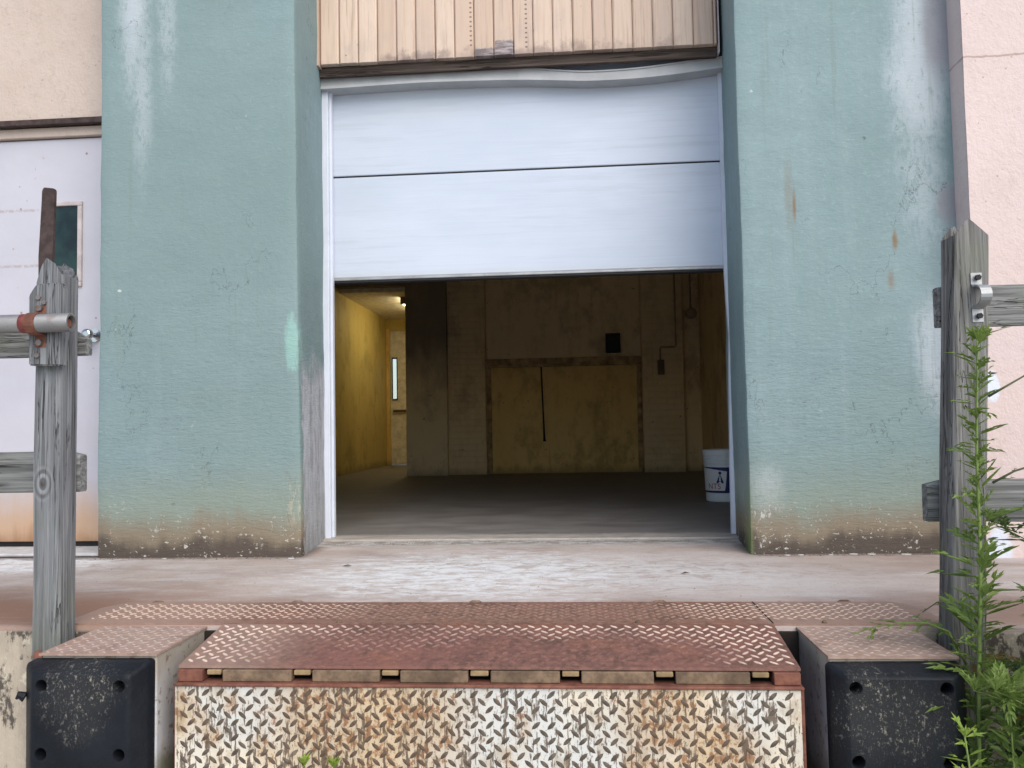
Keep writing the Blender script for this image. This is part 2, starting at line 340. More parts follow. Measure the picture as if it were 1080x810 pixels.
def mat_rust_plate(name, base, wornc, kind):
    """Rusted tread plate; the bars are rubbed pale where wheels and boots touch."""
    k = M(name, .7, .4)
    t = k.attr('tread')
    z1 = k.noise((2.4, 3, 2), 4, .6, 9); f = k.noise(48, 5, .7, 4); g = k.noise(150, 3, .6, 2)
    c = k.mix(k.ss(f, .34, .66), tuple(x*.72 for x in base), tuple(min(1, x*1.32) for x in base))
    c = k.mix(k.mul(k.ss(z1, .45, .65), .5), c, tuple(x*y for x, y in zip(base, (1.25, 1.1, 1.15))))
    c = k.mix(k.mul(k.ss(k.noise((10, 10, 10), 5, .7, 55), .54, .66), .65), c, (.085, .045, .033))
    c = k.mix(k.mul(k.ss(k.noise((5, 7, 5), 6, .72, 58), .52, .64), .35), c, (.27, .115, .055))
    c = k.mix(k.mul(k.ss(k.noise((26, 30, 26), 5, .75, 59), .57, .66), .5), c, tuple(min(1, x*1.9) for x in base))
    if kind == 'lip':
        w = k.add(k.mul(k.ss(k.add(k.Y, k.mul(k.m('SUBTRACT', z1, .5), .55)), 2.36, 2.47), .9),
                  k.mul(k.ss(k.add(k.X, k.mul(z1, .3)), -.68, -.95), .9), k.mul(k.ss(k.m('SUBTRACT', k.X, k.mul(z1, .3)), .12, .36), .9))
        w = k.mul(w, k.m('MULTIPLY_ADD', k.ss(k.blob(k.X, k.Y, -.5, 2.3, .42, .3, z1, .6, .9), 0, 1), -.75, 1.0))
        pale = k.mul(k.ss(k.X, -.70, -1.0), .4)
    elif kind == 'strip':
        w = k.add(k.mul(k.ss(k.add(k.X, k.mul(z1, .5)), -.35, -.75), 1.0), k.mul(k.ss(k.m('SUBTRACT', k.X, k.mul(z1, .5)), -.05, .25), 1.0), .12)
        w = k.mul(w, k.ss(k.Y, 2.52, 2.60))
        pale = k.mul(k.mx(k.ss(k.X, .50, .62), k.ss(k.X, -1.0, -1.3)), .45)
    else:
        w = k.add(.55, k.mul(z1, .4)); pale = .35
    c = k.mix(pale, c, (.42, .30, .24))
    w = k.m('MINIMUM', w, 1.0)
    k.col(k.mix(k.mul(k.ss(t, .35, .75), w, k.m('MULTIPLY_ADD', k.ss(g, .3, .5), .35, .65)), c, wornc))
    k.rough(k.m('MULTIPLY_ADD', f, .5, .42)); k.bump(k.add(f, k.mul(g, .4)), .0014, .8)
    return k.mat

def mat_rubber():
    k = M('dock_rubber', .6, .22)
    f = k.noise(70, 4, .7, 3); n = k.noise((9, 9, 7), 5, .65, 7)
    c = k.mix(k.ss(n, .3, .7), (.0055, .0070, .0105), (.0115, .0140, .0190))
    # chalky scuffs where trailers rub
    area = k.mx(k.blob(k.X, k.Z, -1.335, -.075, .115, .085, n, 1.6, .6), k.mul(k.blob(k.X, k.Z, -1.32, -.16, .07, .06, n, 1.5, .7), .75),
                k.blob(k.X, k.Z, .70, -.12, .075, .12, n, 1.5, .6), k.mul(k.blob(k.X, k.Z, .80, -.13, .11, .10, n, 1.7, .8), .9), k.mul(k.blob(k.X, k.Z, .72, -.07, .04, .05, n, 1, .5), .9))
    sp = k.mx(k.ss(k.noise((85, 60, 60), 5, .75, 15), .56, .64), k.mul(k.ss(k.noise((190, 90, 120), 4, .7, 25), .58, .68), .8))
    mask = k.mul(sp, area)
    c = k.mix(k.mul(area, .35), c, (.055, .055, .055))
    c = k.mix(k.mul(mask, .85), c, k.mix(f, (.20, .19, .17), (.46, .44, .38)))
    dust = k.ss(k.noise((130, 40, 110), 3, .7, 9), .70, .76)
    c = k.mix(k.mul(dust, .35), c, (.3, .3, .29))
    k.col(c); k.rough(k.m('MULTIPLY_ADD', mask, .35, .5)); k.bump(k.add(k.mul(n, 1.5), f, k.mul(mask, 1.5)), .003, .7)
    return k.mat

def mat_boxpaint():
    k = M('bumper_box_paint', .6, .35)
    n = k.noise((8, 8, 4), 5, .65, 3); f = k.noise(40, 5, .7, 7)
    c = k.mix(k.ss(n, .35, .65), (.52, .51, .50), (.42, .45, .50))
    h = k.add(k.Z, k.mul(k.m('SUBTRACT', n, .5), .22))
    c = k.mix(k.mul(k.ss(h, -.16, -.02), .75), c, (.36, .29, .20))
    c = k.mix(k.mul(k.ss(f, .55, .66), .7), c, (.17, .09, .05))
    c = k.mix(k.mul(k.ss(h, -.25, -.36), .85), c, (.13, .13, .07))
    k.col(c); k.bump(f, .002, .6)
    return k.mat

def mat_steeldoor():
    k = M('entrance_door_paint', .5, .4)
    n = k.noise((2, 2, 3), 5, .6, 3); f = k.noise((30, 30, 22), 5, .7, 7); st = k.noise((12, 12, .8), 4, .6, 8)
    c = k.mix(k.ss(n, .3, .7), (.48, .475, .525), (.525, .52, .575))
    h = k.add(k.Z, k.mul(k.m('SUBTRACT', st, .5), .22), k.mul(k.m('SUBTRACT', n, .5), .16))
    c = k.mix(k.mul(k.ss(h, .42, .10), .8), c, (.50, .30, .15))
    c = k.mix(k.mul(k.ss(h, .14, .02), .75), c, (.27, .13, .055))
    wob = k.mul(k.m('SUBTRACT', n, .5), .02)
    for z, xa in ((1.80, -2.86), (1.50, -2.80)):
        s_ = k.mul(k.ss(k.m('ABSOLUTE', k.add(k.m('SUBTRACT', k.Z, z), wob)), .012, .002), k.ss(k.X, xa+.04, xa), k.ss(f, .40, .55))
        c = k.mix(k.mul(s_, .6), c, (.36, .27, .26))
    c = k.mix(k.mul(k.ss(k.vor(11, off=4), .10, .04), k.ss(n, .45, .55), .9), c, (.28, .15, .09))
    c = k.mix(k.mul(k.ss(f, .62, .70), k.blob(k.X, k.Z, -2.84, 1.98, .1, .06, n, 1, .6), .9), c, (.27, .15, .09))
    k.col(c); k.bump(k.add(n, k.mul(f, .4)), .003, .6)
    return k.mat

def mat_yard():
    k = M('light_bounce_yard', .92, .2)
    f = k.vor(70); n = k.noise(.7, 5, .6, 4); g = k.noise(30, 4, .7, 9)
    c = k.mix(k.ss(n, .35, .65), (.44, .43, .41), (.54, .53, .50))  # unseen ground, kept pale to bounce light into the room
    c = k.mix(k.mul(k.ss(f, .25, .1), .5), c, (.36, .35, .33))
    k.col(c); k.bump(k.add(f, g), .006, .7)
    return k.mat

def mat_leaf(name, a, b, trans=.3):
    k = M(name, .55, .3)
    v = k.attr('shade'); n = k.noise(11, 3, .6, 3)
    c = k.mix(k.m('MINIMUM', v, 1.0), a, b); c = k.mix(k.ss(v, 1.2, 1.6), c, (.27, .17, .06)); c = k.mix(k.mul(k.ss(n, .45, .7), .35), c, tuple(x*.6 for x in a))
    k.col(c)
    tr = k.n('ShaderNodeBsdfTranslucent'); k.l(k.mix(.5, c, (.16, .26, .03)), tr.inputs[0])
    ms = k.n('ShaderNodeMixShader'); ms.inputs[0].default_value = trans
    k.l(k.b.outputs[0], ms.inputs[1]); k.l(tr.outputs[0], ms.inputs[2]); k.l(ms.outputs[0], k.out.inputs[0])
    return k.mat

def mat_glass(name, tint, rough=.05):
    k = M(name, rough, .5); n = k.noise((5, 5, 4), 3, .6, 2)
    k.col(k.mix(k.ss(n, .4, .62), tuple(x*.5 for x in tint), tuple(x*2.2 for x in tint))); k.rough(k.m('MULTIPLY_ADD', n, .3, .02)); return k.mat  # mottled base colour paints reflections into the glass

def mat_emit(name, c, st):
    k = M(name, .5); k.col((.8, .8, .75)); k.put(c, k.b.inputs['Emission Color']); k.b.inputs['Emission Strength'].default_value = st
    return k.mat

def mat_rusty(name, a, b, metal=0.0, sc=30):
    k = M(name, .75, .35, metal); f = k.noise(sc, 5, .7, 4); n = k.noise(sc*.22, 4, .6, 9)
    c = k.mix(k.ss(f, .35, .65), a, b); c = k.mix(k.mul(k.ss(n, .5, .68), .6), c, tuple(x*.5 for x in a))
    k.col(c); k.bump(f, .0016, .8); return k.mat

def mat_galv(name, tint=(.42, .43, .44), rust=.35):
    k = M(name, .45, .5, .55); f = k.noise(26, 5, .65, 4); n = k.noise((6, 20, 20), 4, .6, 9)
    c = k.mix(k.ss(n, .35, .65), tuple(x*.75 for x in tint), tint)
    c = k.mix(k.mul(k.ss(f, .56, .68), rust), c, (.17, .09, .06))
    k.col(c); k.rough(k.m('MULTIPLY_ADD', f, .4, .3)); k.bump(f, .0008, .6); return k.mat

MT = dict(
    green=mat_green(), tan=mat_stucco('tan_stucco', (.50, .405, .345), (.575, .48, .42), (.41, .33, .265), 5),
    pink=mat_stucco('pink_stucco', (.635, .515, .485), (.675, .56, .535), (.56, .44, .40), 12, True),
    deck=mat_deck(), rfloor=mat_room_floor(),
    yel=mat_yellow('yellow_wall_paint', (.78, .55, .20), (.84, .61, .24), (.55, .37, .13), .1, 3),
    yeld=mat_yellow('buff_wall_paint', (.82, .66, .40), (.86, .70, .44), (.60, .45, .25), .15, 8),
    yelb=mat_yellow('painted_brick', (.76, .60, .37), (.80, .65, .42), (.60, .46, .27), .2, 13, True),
    greyp=mat_yellow('grey_partition_paint', (.74, .62, .41), (.78, .67, .45), (.55, .46, .33), .88, 21, False, .30),
    lem=mat_yellow('corridor_yellow_paint', (.58, .46, .15), (.64, .53, .19), (.43, .34, .11), .12, 33),
    ceil=plain('ceiling_board', (.80, .76, .66), .9), panel=mat_doorpanel(),
    vinyl=plain('white_vinyl_trim', (.64, .68, .77), .5, .4, 0, .06, 9, .0004),
    vinylgrey=plain('weather_strip_vinyl', (.40, .405, .415), .5, .4, 0, .10, 9, .0006),
    seal=plain('black_rubber_seal', (.018, .018, .02), .6),
    siding=mat_siding(), fascia=mat_wood('dark_fascia_wood', 0, (.135, .105, .09), (.05, .037, .032), .05, rail=True),
    postl=mat_wood('weathered_post_wood', 2, (.275, .283, .295), (.118, .121, .127), .22, ((-1.637, .455, .017, .027),)),
    postr=mat_wood('weathered_post_wood_brown', 2, (.27, .265, .255), (.11, .106, .10), .25),
    rail=mat_wood('weathered_rail_wood', 0, (.29, .295, .288), (.122, .123, .12), .2, rail=True),
    front=mat_front_plate(), lip=mat_rust_plate('rusty_lip_plate', (.165, .080, .062), (.72, .58, .47), 'lip'),
    strip=mat_rust_plate('rusty_threshold_plate', (.205, .115, .083), (.68, .52, .41), 'strip'),
    boxtop=mat_rust_plate('rusty_box_cover', (.31, .215, .175), (.58, .49, .42), 'box'),
    rust=mat_rusty('red_rust', (.15, .055, .038), (.235, .10, .065)), rustb=mat_rusty('brown_rust', (.13, .085, .055), (.24, .165, .105)),
    lug=mat_rusty('tan_lug_paint', (.25, .17, .085), (.35, .25, .135)), dark=plain('shade_and_seam_black', (.02, .016, .014), .9),  # dark: near-black for painted gap shade, hole bolts and the plate seam
    rubber=mat_rubber(), boxp=mat_boxpaint(), sdoor=mat_steeldoor(), bounce_yard=mat_yard(),
    galv=mat_galv('galvanised_steel'), galvr=mat_galv('rusty_bolt_steel', (.26, .22, .2), .8), chrome=plain('satin_chrome', (.6, .6, .6), .18, .5, 1.0, .05, 5, 0),
    pipe=mat_galv('grey_pipe_paint', (.29, .285, .285), .35), band=mat_rusty('red_tape', (.20, .045, .04), (.27, .075, .065)),
    bar=mat_rusty('dark_bar_rust', (.040, .026, .024), (.075, .05, .045)),
    glassd=mat_glass('dark_window_glass', (.006, .016, .013)), wframe=plain('cream_window_frame', (.52, .46, .455), .6),
    sill=plain('pale_sill_concrete', (.5, .49, .49), .9), bucket=plain('white_bucket_plastic', (.72, .76, .78), .4, .4, 0, .05, 8, 0),
    navy=plain('navy_label_ink', (.015, .02, .11), .45, .4, 0, .1, 8, 0), labelw=plain('white_label_paper', (.70, .70, .72), .5, .3, 0, .05, 8, 0),
    redink=plain('red_label_ink', (.40, .05, .05), .5, .3, 0, .1, 8, 0), blackbox=plain('black_box_enamel', (.012, .011, .010), .5),
    brownbox=plain('dusty_brown_steel', (.17, .12, .075), .7), beam=plain('stained_beam_paint', (.40, .285, .15), .8, .2, 0, .5, 9), conduit=plain('painted_conduit', (.34, .265, .17), .7), tube=mat_emit('lamp_diffuser', (1.0, .82, .47), 7.5),
    leaf=mat_leaf('weed_leaf', (.125, .195, .045), (.235, .32, .085)), leafd=mat_leaf('weed_leaf_dark', (.075, .122, .040), (.145, .215, .065)),
    leafb=mat_leaf('weed_leaf_bright', (.16, .26, .04), (.30, .40, .07)), stem=plain('weed_stem', (.19, .26, .07), .7, .3, 0, .25, 30, 0),
    stemd=plain('weed_stem_purple', (.10, .105, .06), .7, .3, 0, .3, 30, 0), dry=plain('dry_leaf', (.13, .075, .045), .9),
    grit=plain('loose_grit', (.22, .17, .14), .95, .2, 0, .7, 60, 0), chip=plain('paint_chip', (.58, .57, .54), .8), pane=None,
)
def _pane():
    k = M('frosted_door_pane', .25, .5); k.col((.9, .92, .9)); k.b.inputs['Transmission Weight'].default_value = .9; return k.mat
MT['pane'] = _pane()

# ------------------------------------------------------------------ mesh helpers
LOC = {}
def bm_new():
    b = bmesh.new(); b.verts.layers.float.new('tread'); b.verts.layers.float.new('shade'); b.faces.layers.float.new('tint'); return b

def box(b, x0, x1, y0, y1, z0, z1, bev=0.0, seg=2):
    r = bmesh.ops.create_cube(b, size=1.0)['verts']
    for v in r: v.co = ((x0+x1)/2+v.co.x*(x1-x0), (y0+y1)/2+v.co.y*(y1-y0), (z0+z1)/2+v.co.z*(z1-z0))
    if bev:
        e = list({e for v in r for e in v.link_edges})
        bmesh.ops.bevel(b, geom=e, offset=bev, segments=seg, profile=.5, affect='EDGES')

def prism(b, pts, axis, a0, a1):
    """Extrude a 2-D polygon along an axis: 1 = pts are (x, z) along y, 0 = (y, z) along x, 2 = (x, y) along z."""
    def mk(p, a): return {1: (p[0], a, p[1]), 0: (a, p[0], p[1]), 2: (p[0], p[1], a)}[axis]
    A = [b.verts.new(mk(p, a0)) for p in pts]; B = [b.verts.new(mk(p, a1)) for p in pts]
    b.faces.new(A); b.faces.new(B[::-1]); n = len(pts)
    for i in range(n): b.faces.new((A[i], B[i], B[(i+1) % n], A[(i+1) % n]))

def tube(b, path, rad, seg=10, cap=True):
    path = [Vector(p) for p in path]; rings = []
    if not isinstance(rad, (list, tuple)): rad = [rad]*len(path)
    ref = Vector((.13, .27, 1)).normalized()
    for i, p in enumerate(path):
        d = (path[min(i+1, len(path)-1)]-path[max(i-1, 0)]).normalized()
        if abs(d.dot(ref)) > .95: ref = Vector((1, .2, .1)).normalized()
        u = d.cross(ref).normalized(); w = d.cross(u).normalized()
        rings.append([b.verts.new(p+(u*math.cos(t)+w*math.sin(t))*rad[i]) for t in [2*math.pi*k/seg for k in range(seg)]])
    for q in range(len(rings)-1):
        for k in range(seg):
            f = b.faces.new((rings[q][k], rings[q][(k+1) % seg], rings[q+1][(k+1) % seg], rings[q+1][k])); f.smooth = True
    if cap: b.faces.new(rings[0][::-1]); b.faces.new(rings[-1])

def hexbolt(b, x, y, z, r=.010, h=.008, axis=1):
    pts = [(x+r*math.cos(R(60*k+10)), z+r*math.sin(R(60*k+10))) for k in range(6)]
    prism(b, pts, 1, y-h, y)

def tread(b, O, U, V, N, w, h, pitch=.0205, row=.040, L=.033, W=.0132, H=.0030, seed=1):
    """Raised lens-shaped bars of a tread plate, alternating in slant column by column."""
    rr = random.Random(seed); lay = b.verts.layers.float['tread']
    O, U, V, N = Vector(O), Vector(U), Vector(V), Vector(N)
    nc = int(w/pitch); ox = (w-nc*pitch)/2; nr = int(h/row)+1
    for c in range(nc):
        for q in range(nr):
            cu = ox+(c+.5)*pitch; cv = (q+(.75 if c % 2 else .25))*row
            if cv > h-.010 or cv < .008: continue
            a = R(42 if c % 2 else -42)+rr.uniform(-.05, .05)
            du = U*math.cos(a)+V*math.sin(a); dv = -U*math.sin(a)+V*math.cos(a); P = O+U*cu+V*cv
            rim = [(-.5, 0), (-.25, .40), (0, .5), (.25, .40), (.5, 0), (.25, -.40), (0, -.5), (-.25, -.40)]
            rv = [b.verts.new(P+du*(x*L)+dv*(y*W)-N*.0004) for x, y in rim]
            s = H*rr.uniform(.8, 1.1)
            rg = [b.verts.new(P+du*(x*L)+N*s*k) for x, k in ((-.27, .85), (0, 1), (.27, .85))]
            for v in rg: v[lay] = 1
            for v in rv: v[lay] = .35
            for t in ((0, 1, 8), (1, 2, 9, 8), (2, 3, 10, 9), (3, 4, 10), (4, 5, 10), (5, 6, 9, 10), (6, 7, 8, 9), (7, 0, 8)):
                f = b.faces.new([(rv+rg)[i] for i in t]); f.smooth = True

def obj(name, b, mat, parent=None, label=None, smooth=None):
    """Link a bmesh (built in world coordinates) as ONE mesh object."""
    me = bpy.data.meshes.new(name)
    off = LOC.get(parent.name, Vector()) if parent else Vector()
    bmesh.ops.recalc_face_normals(b, faces=b.faces)
    if smooth is not None:
        for f in b.faces: f.smooth = True
        for e in b.edges:
            if len(e.link_faces) == 2 and e.calc_face_angle(0) > R(smooth): e.smooth = False
    bmesh.ops.translate(b, verts=b.verts, vec=-off)
    b.to_mesh(me); b.free(); me.materials.append(mat)
    o = bpy.data.objects.new(name, me); COL.objects.link(o)
    if parent: o.parent = parent
    LOC[o.name] = off
    if label: o['label'] = label
    return o

def thing(name, label, cat, loc, group=None):
    o = bpy.data.objects.new(name, None); COL.objects.link(o); o.location = loc; o.empty_display_size = .1
    LOC[o.name] = Vector(loc); o['label'] = label; o['category'] = cat
    if group: o['group'] = group
    return o
def tag(o, label, cat, group=None):
    o['label'] = label; o['category'] = cat
    if group: o['group'] = group
    return o
def struct(name, b, mat, label=None):
    o = obj(name, b, mat); o['kind'] = 'structure'
    if label: o['label'] = label
    return o

def rough_grid(b, fn, nu, nv, amp, sc, seed):
    """Grid surface fn(u, v) -> (point, normal), displaced by noise."""
    vs = []
    for i in range(nu+1):
        for j in range(nv+1):
            p, n = fn(i/nu, j/nv); p = Vector(p); n = Vector(n)
            d = mnoise.noise(p*sc+Vector((seed, 0, 0)))*amp+mnoise.noise(p*sc*4+Vector((0, seed, 0)))*amp*.35
            vs.append(b.verts.new(p+n*d))
    for i in range(nu):
        for j in range(nv):
            f = b.faces.new((vs[i*(nv+1)+j], vs[(i+1)*(nv+1)+j], vs[(i+1)*(nv+1)+j+1], vs[i*(nv+1)+j+1])); f.smooth = True

# ------------------------------------------------------------------ setting
b = bm_new(); box(b, -90, 90, -120, 140, GROUND-.5, GROUND); struct('ground', b, MT['bounce_yard'])
b = bm_new()
box(b, -7, 5, 2.50, 4.34, GROUND-.1, 0, .012, 2); struct('dock_floor', b, MT['deck'])
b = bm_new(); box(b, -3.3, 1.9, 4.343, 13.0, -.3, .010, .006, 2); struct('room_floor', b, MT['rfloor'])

# ------------------------------------------------------------------ the warehouse and its parts
W = thing('warehouse', 'warehouse front with green piers, pink and tan stucco and a half-open loading door', 'building', (-.3, 4.5, 0))

def pier(poly, label, seed):
    """Rendered pier: rounded plan outline extruded upward, lightly uneven."""
    b = bm_new(); H = 5.0; nz = 120
    # resample outline
    pts = []
    n = len(poly)
    for i in range(n):
        a, c = Vector(poly[i]), Vector(poly[(i+1) % n]); k = max(1, int((c-a).length/.045))
        pts += [a.lerp(c, t/k) for t in range(k)]
    rings = []
    cen = Vector((sum(p[0] for p in poly)/n, sum(p[1] for p in poly)/n))
    for j in range(nz+1):
        z = H*j/nz; ring = []
        for p in pts:
            q = Vector((p.x, p.y, z)); d = (p-cen).normalized()
            e = mnoise.noise(q*2.2+Vector((seed, 0, 0)))*.006+mnoise.noise(q*9+Vector((seed, 5, 0)))*.0028
            ring.append(b.verts.new((p.x+d.x*e+(.022*max(0, 1-z/2.2)*max(0, (4.5-p.y)/.66) if -1.5 < p.x < -1 else 0), p.y+d.y*e, z)))
        rings.append(ring)
    m = len(pts)
    for j in range(nz):
        for i in range(m): b.faces.new((rings[j][i], rings[j][(i+1) % m], rings[j+1][(i+1) % m], rings[j+1][i]))
    b.faces.new(rings[0]); b.faces.new(rings[-1])
    return obj('pier', b, MT['green'], W, label, 40)
c_ = .016
pier([(-2.337+c_, 3.836), (-1.340-c_, 3.836), (-1.340-.004, 3.836+.004), (-1.340, 3.836+c_), (-1.402, 4.62), (-2.337, 4.62), (-2.337, 3.836+c_), (-2.337+.004, 3.836+.004)],
     'green painted pier with white lime streak near its top and a bare grey inner edge', 3)
pier([(.778+c_, 3.836), (1.772-c_, 3.836), (1.772, 3.836+c_), (1.80, 4.62), (.838, 4.62), (.778, 3.836+c_), (.778+.004, 3.836+.004)],
     'green painted pier with grey and white patches beside the pink wall', 11)

# tan stucco bay: wall around the steel entrance door
b = bm_new()
box(b, -7, -3.42, 4.05, 4.42, 0, 5.0); box(b, -3.42, -2.335, 4.05, 4.42, 2.262, 5.0)
box(b, -2.44, -2.335, 4.07, 4.42, 0, 2.262)
obj('stucco_wall', b, MT['tan'], W, 'tan stucco wall above the entrance door')
b = bm_new(); box(b, -3.42, -2.338, 4.03, 4.06, 2.236, 2.264); obj('lintel', b, MT['bar'], W)
# pink stucco bay with a slightly uneven leading arris
b = bm_new()
def pinkf(u, v): return ((1.742+u*5.2, 3.70, GROUND+v*(5-GROUND)), (0, -1, 0))
rough_grid(b, pinkf, 90, 110, .005, 3, 5)
def pinks(u, v): return ((1.742+.05*0, 3.70+u*.16, GROUND+v*(5-GROUND)), (-1, 0, 0))
vs0 = len(b.verts)
box(b, 1.7435, 6.9, 3.708, 4.6, GROUND, 5.0)
obj('stucco_wall', b, MT['pink'], W, 'pink stucco wall standing proud of the green pier')

# entrance door of the left bay
D = obj('entrance_door', (lambda b: (box(b, -3.36, -2.450, 4.10, 4.145, .045, 2.178, .003, 1), b)[1])(bm_new()), MT['sdoor'], W, 'pale steel entrance door with orange rust along its foot')
b = bm_new()
wx0, wx1, wz0, wz1 = -2.775, -2.612, 1.405, 1.812
fw = .024
box(b, wx0-fw, wx1+fw, 4.084, 4.103, wz1, wz1+fw, .003, 1); box(b, wx0-fw, wx1+fw, 4.084, 4.103, wz0-fw, wz0, .003, 1)
box(b, wx0-fw, wx0, 4.085, 4.103, wz0, wz1, .003, 1); box(b, wx1, wx1+fw, 4.085, 4.103, wz0, wz1, .003, 1)
obj('window_frame', b, MT['wframe'], D)
b = bm_new(); box(b, wx0, wx1, 4.094, 4.0985, wz0, wz1); obj('window_pane', b, MT['glassd'], D)
b = bm_new()
tube(b, [(-2.515, 4.10, 1.118), (-2.515, 4.090, 1.118)], .034, 20); tube(b, [(-2.515, 4.09, 1.118), (-2.515, 4.055, 1.118), (-2.515, 4.050, 1.118), (-2.515, 4.035, 1.118), (-2.515, 4.018, 1.118), (-2.515, 4.012, 1.118)], [.012, .012, .022, .029, .027, .014], 20)
obj('doorknob', b, MT['chrome'], D)
b = bm_new()
box(b, -3.42, -2.44, 4.075, 4.13, 2.184, 2.2345, .003, 1); box(b, -3.42, -3.365, 4.075, 4.13, .0, 2.184, .003, 1); 
obj('door_frame', b, MT['tan'], W, 'tan head frame over the entrance door')
b = bm_new(); box(b, -3.42, -2.345, 3.86, 4.12, 0.004, .018, .004, 1); obj('door_sill', b, MT['sill'], W)
b = bm_new(); box(b, -3.365, -2.44, 4.118, 4.14, .019, .06); obj('door_gap_shade', b, MT['seal'], W)  # black strip painting the shade in the gap under the door

# overhead sectional door
G = obj('garage_door', (lambda b: (box(b, -1.385, .828, 4.515, 4.530, 1.45, 3.15), b)[1])(bm_new()), MT['vinylgrey'], W, 'white sectional loading door raised a little over half way')
def door_section(z0, z1):
    b = bm_new(); box(b, -1.383, .826, 4.472, 4.512, z0+.0045, z1-.0045, .005, 2)
    return obj('door_section', b, MT['panel'], G)
door_section(1.445, 2.025); door_section(2.025, 2.612); door_section(2.612, 3.19)
b = bm_new(); box(b, -1.383, .826, 4.478, 4.512, 2.0195, 2.0305); obj('section_joint', b, MT['seal'], G)
b = bm_new(); box(b, -1.383, .826, 4.468, 4.514, 1.434, 1.4495, .003, 1); obj('bottom_rail', b, MT['galv'], G)
b = bm_new(); prism(b, [(4.476, 1.434), (4.508, 1.434), (4.510, 1.424), (4.50, 1.417), (4.482, 1.417), (4.473, 1.424)], 0, -1.383, .826); obj('bottom_seal', b, MT['seal'], G)

# door frame trim
b = bm_new(); box(b, -1.399, -1.352, 4.405, 4.465, .004, 2.585, .004, 2); box(b, -1.352, -1.338, 4.428, 4.462, .010, 2.575, .003, 2)
obj('door_jamb', b, MT['vinyl'], W)
b = bm_new()
jp = [(.836, .013), (.836, 2.57), (.806, 2.57), (.808, 1.4), (.813, 1.25), (.822, 1.08), (.817, .9), (.806, .4), (.803, .013)]
prism(b, jp[::-1], 1, 4.435, 4.465); obj('door_jamb', b, MT['vinyl'], W)
b = bm_new()
hb = [(-1.398, 2.494), (-1.2, 2.497), (-1.05, 2.500), (-.795, 2.503), (-.521, 2.498), (-.26, 2.490), (-.054, 2.476), (.09, 2.466), (.254, 2.464), (.416, 2.468), (.584, 2.479), (.72, 2.491), (.836, 2.502)]
ht = [2.57]*4+[2.568, 2.560, 2.537, 2.524, 2.523, 2.530, 2.545, 2.556, 2.565]
def smooth_curve(pts, y, n=64):
    """Catmull-Rom resampling so that the strip bends without corners."""
    out = []
    for q in range(n+1):
        x = pts[0]+(pts[-1]-pts[0])*q/n; i = max(j for j in range(len(pts)-1) if pts[j] <= x+1e-9); t = (x-pts[i])/(pts[i+1]-pts[i])
        m = lambda j: (y[min(j+1, len(y)-1)]-y[max(j-1, 0)])/(pts[min(j+1, len(y)-1)]-pts[max(j-1, 0)])*(pts[i+1]-pts[i])
        out.append((x, (2*t**3-3*t*t+1)*y[i]+(t**3-2*t*t+t)*m(i)+(-2*t**3+3*t*t)*y[i+1]+(t**3-t*t)*m(i+1)))
    return out
xs_ = [q[0] for q in hb]; ht = [q[1] for q in smooth_curve(xs_, ht)]; hb = smooth_curve(xs_, [q[1] for q in hb])
for dy0, dy1, lo, hi in ((4.380, 4.470, .0, 1.0), (4.370, 4.3795, .0, .2), (4.374, 4.3795, .88, 1.0)):
    for i in range(len(hb)-1):
        a0 = [hb[i][1]+(ht[i]-hb[i][1])*t for t in (lo, hi)]; a1 = [hb[i+1][1]+(ht[i+1]-hb[i+1][1])*t for t in (lo, hi)]
        prism(b, [(hb[i][0], a0[0]), (hb[i+1][0], a1[0]), (hb[i+1][0], a1[1]), (hb[i][0], a0[1])], 1, dy0, dy1)
bmesh.ops.remove_doubles(b, verts=b.verts, dist=.0004)
obj('header_trim', b, MT['vinylgrey'], W, 'sagging pale vinyl weather strip across the door head')

# timber cladding above the door
b = bm_new(); tl = b.faces.layers.float['tint']; rr = random.Random(5)
x = -1.362; widths = []
while x < .772:
    w = .1065; x1 = min(x+w, .785); n0 = len(b.faces); zb = 2.603+rr.uniform(-.0008, .0008)
    yb = 4.30+rr.uniform(-.0015, .0015)
    prism(b, [(x+.0015, 4.36), (x+.0015, yb+.008), (x+.009, yb), (x1-.009, yb), (x1-.0015, yb+.008), (x1-.0015, 4.36)], 2, zb, 5.0)
    b.faces.ensure_lookup_table(); t = rr.random()
    for f in b.faces[n0:]: f[tl] = t
    x = x1
obj('siding', b, MT['siding'], W, 'weathered vertical timber boards over the loading door')
b = bm_new(); prism(b, [(-1.413, 2.70), (-1.410, 2.612), (-1.394, 2.596), (-1.364, 2.590), (-1.364, 5.0), (-1.418, 5.0), (-1.416, 3.2), (-1.405, 2.98), (-1.417, 2.86), (-1.404, 2.78)], 1, 4.285, 4.35)
obj('corner_board', b, MT['siding'], W)
b = bm_new(); box(b, -1.40, .786, 4.340, 4.368, 2.549, 2.612, .003, 1); box(b, -1.405, .80, 4.364, 4.47, 2.62, 5.0); obj('fascia_board', b, MT['fascia'], W, 'dark worn board under the timber cladding')
b = bm_new(); box(b, .790, .797, 4.31, 4.36, 2.56, 5.0); obj('edge_strip', b, MT['wframe'], W)
# structure behind and above
b = bm_new(); box(b, -1.46, .90, 4.535, 4.66, 2.5, 5.0); obj('head_wall', b, MT['yeld'], W)

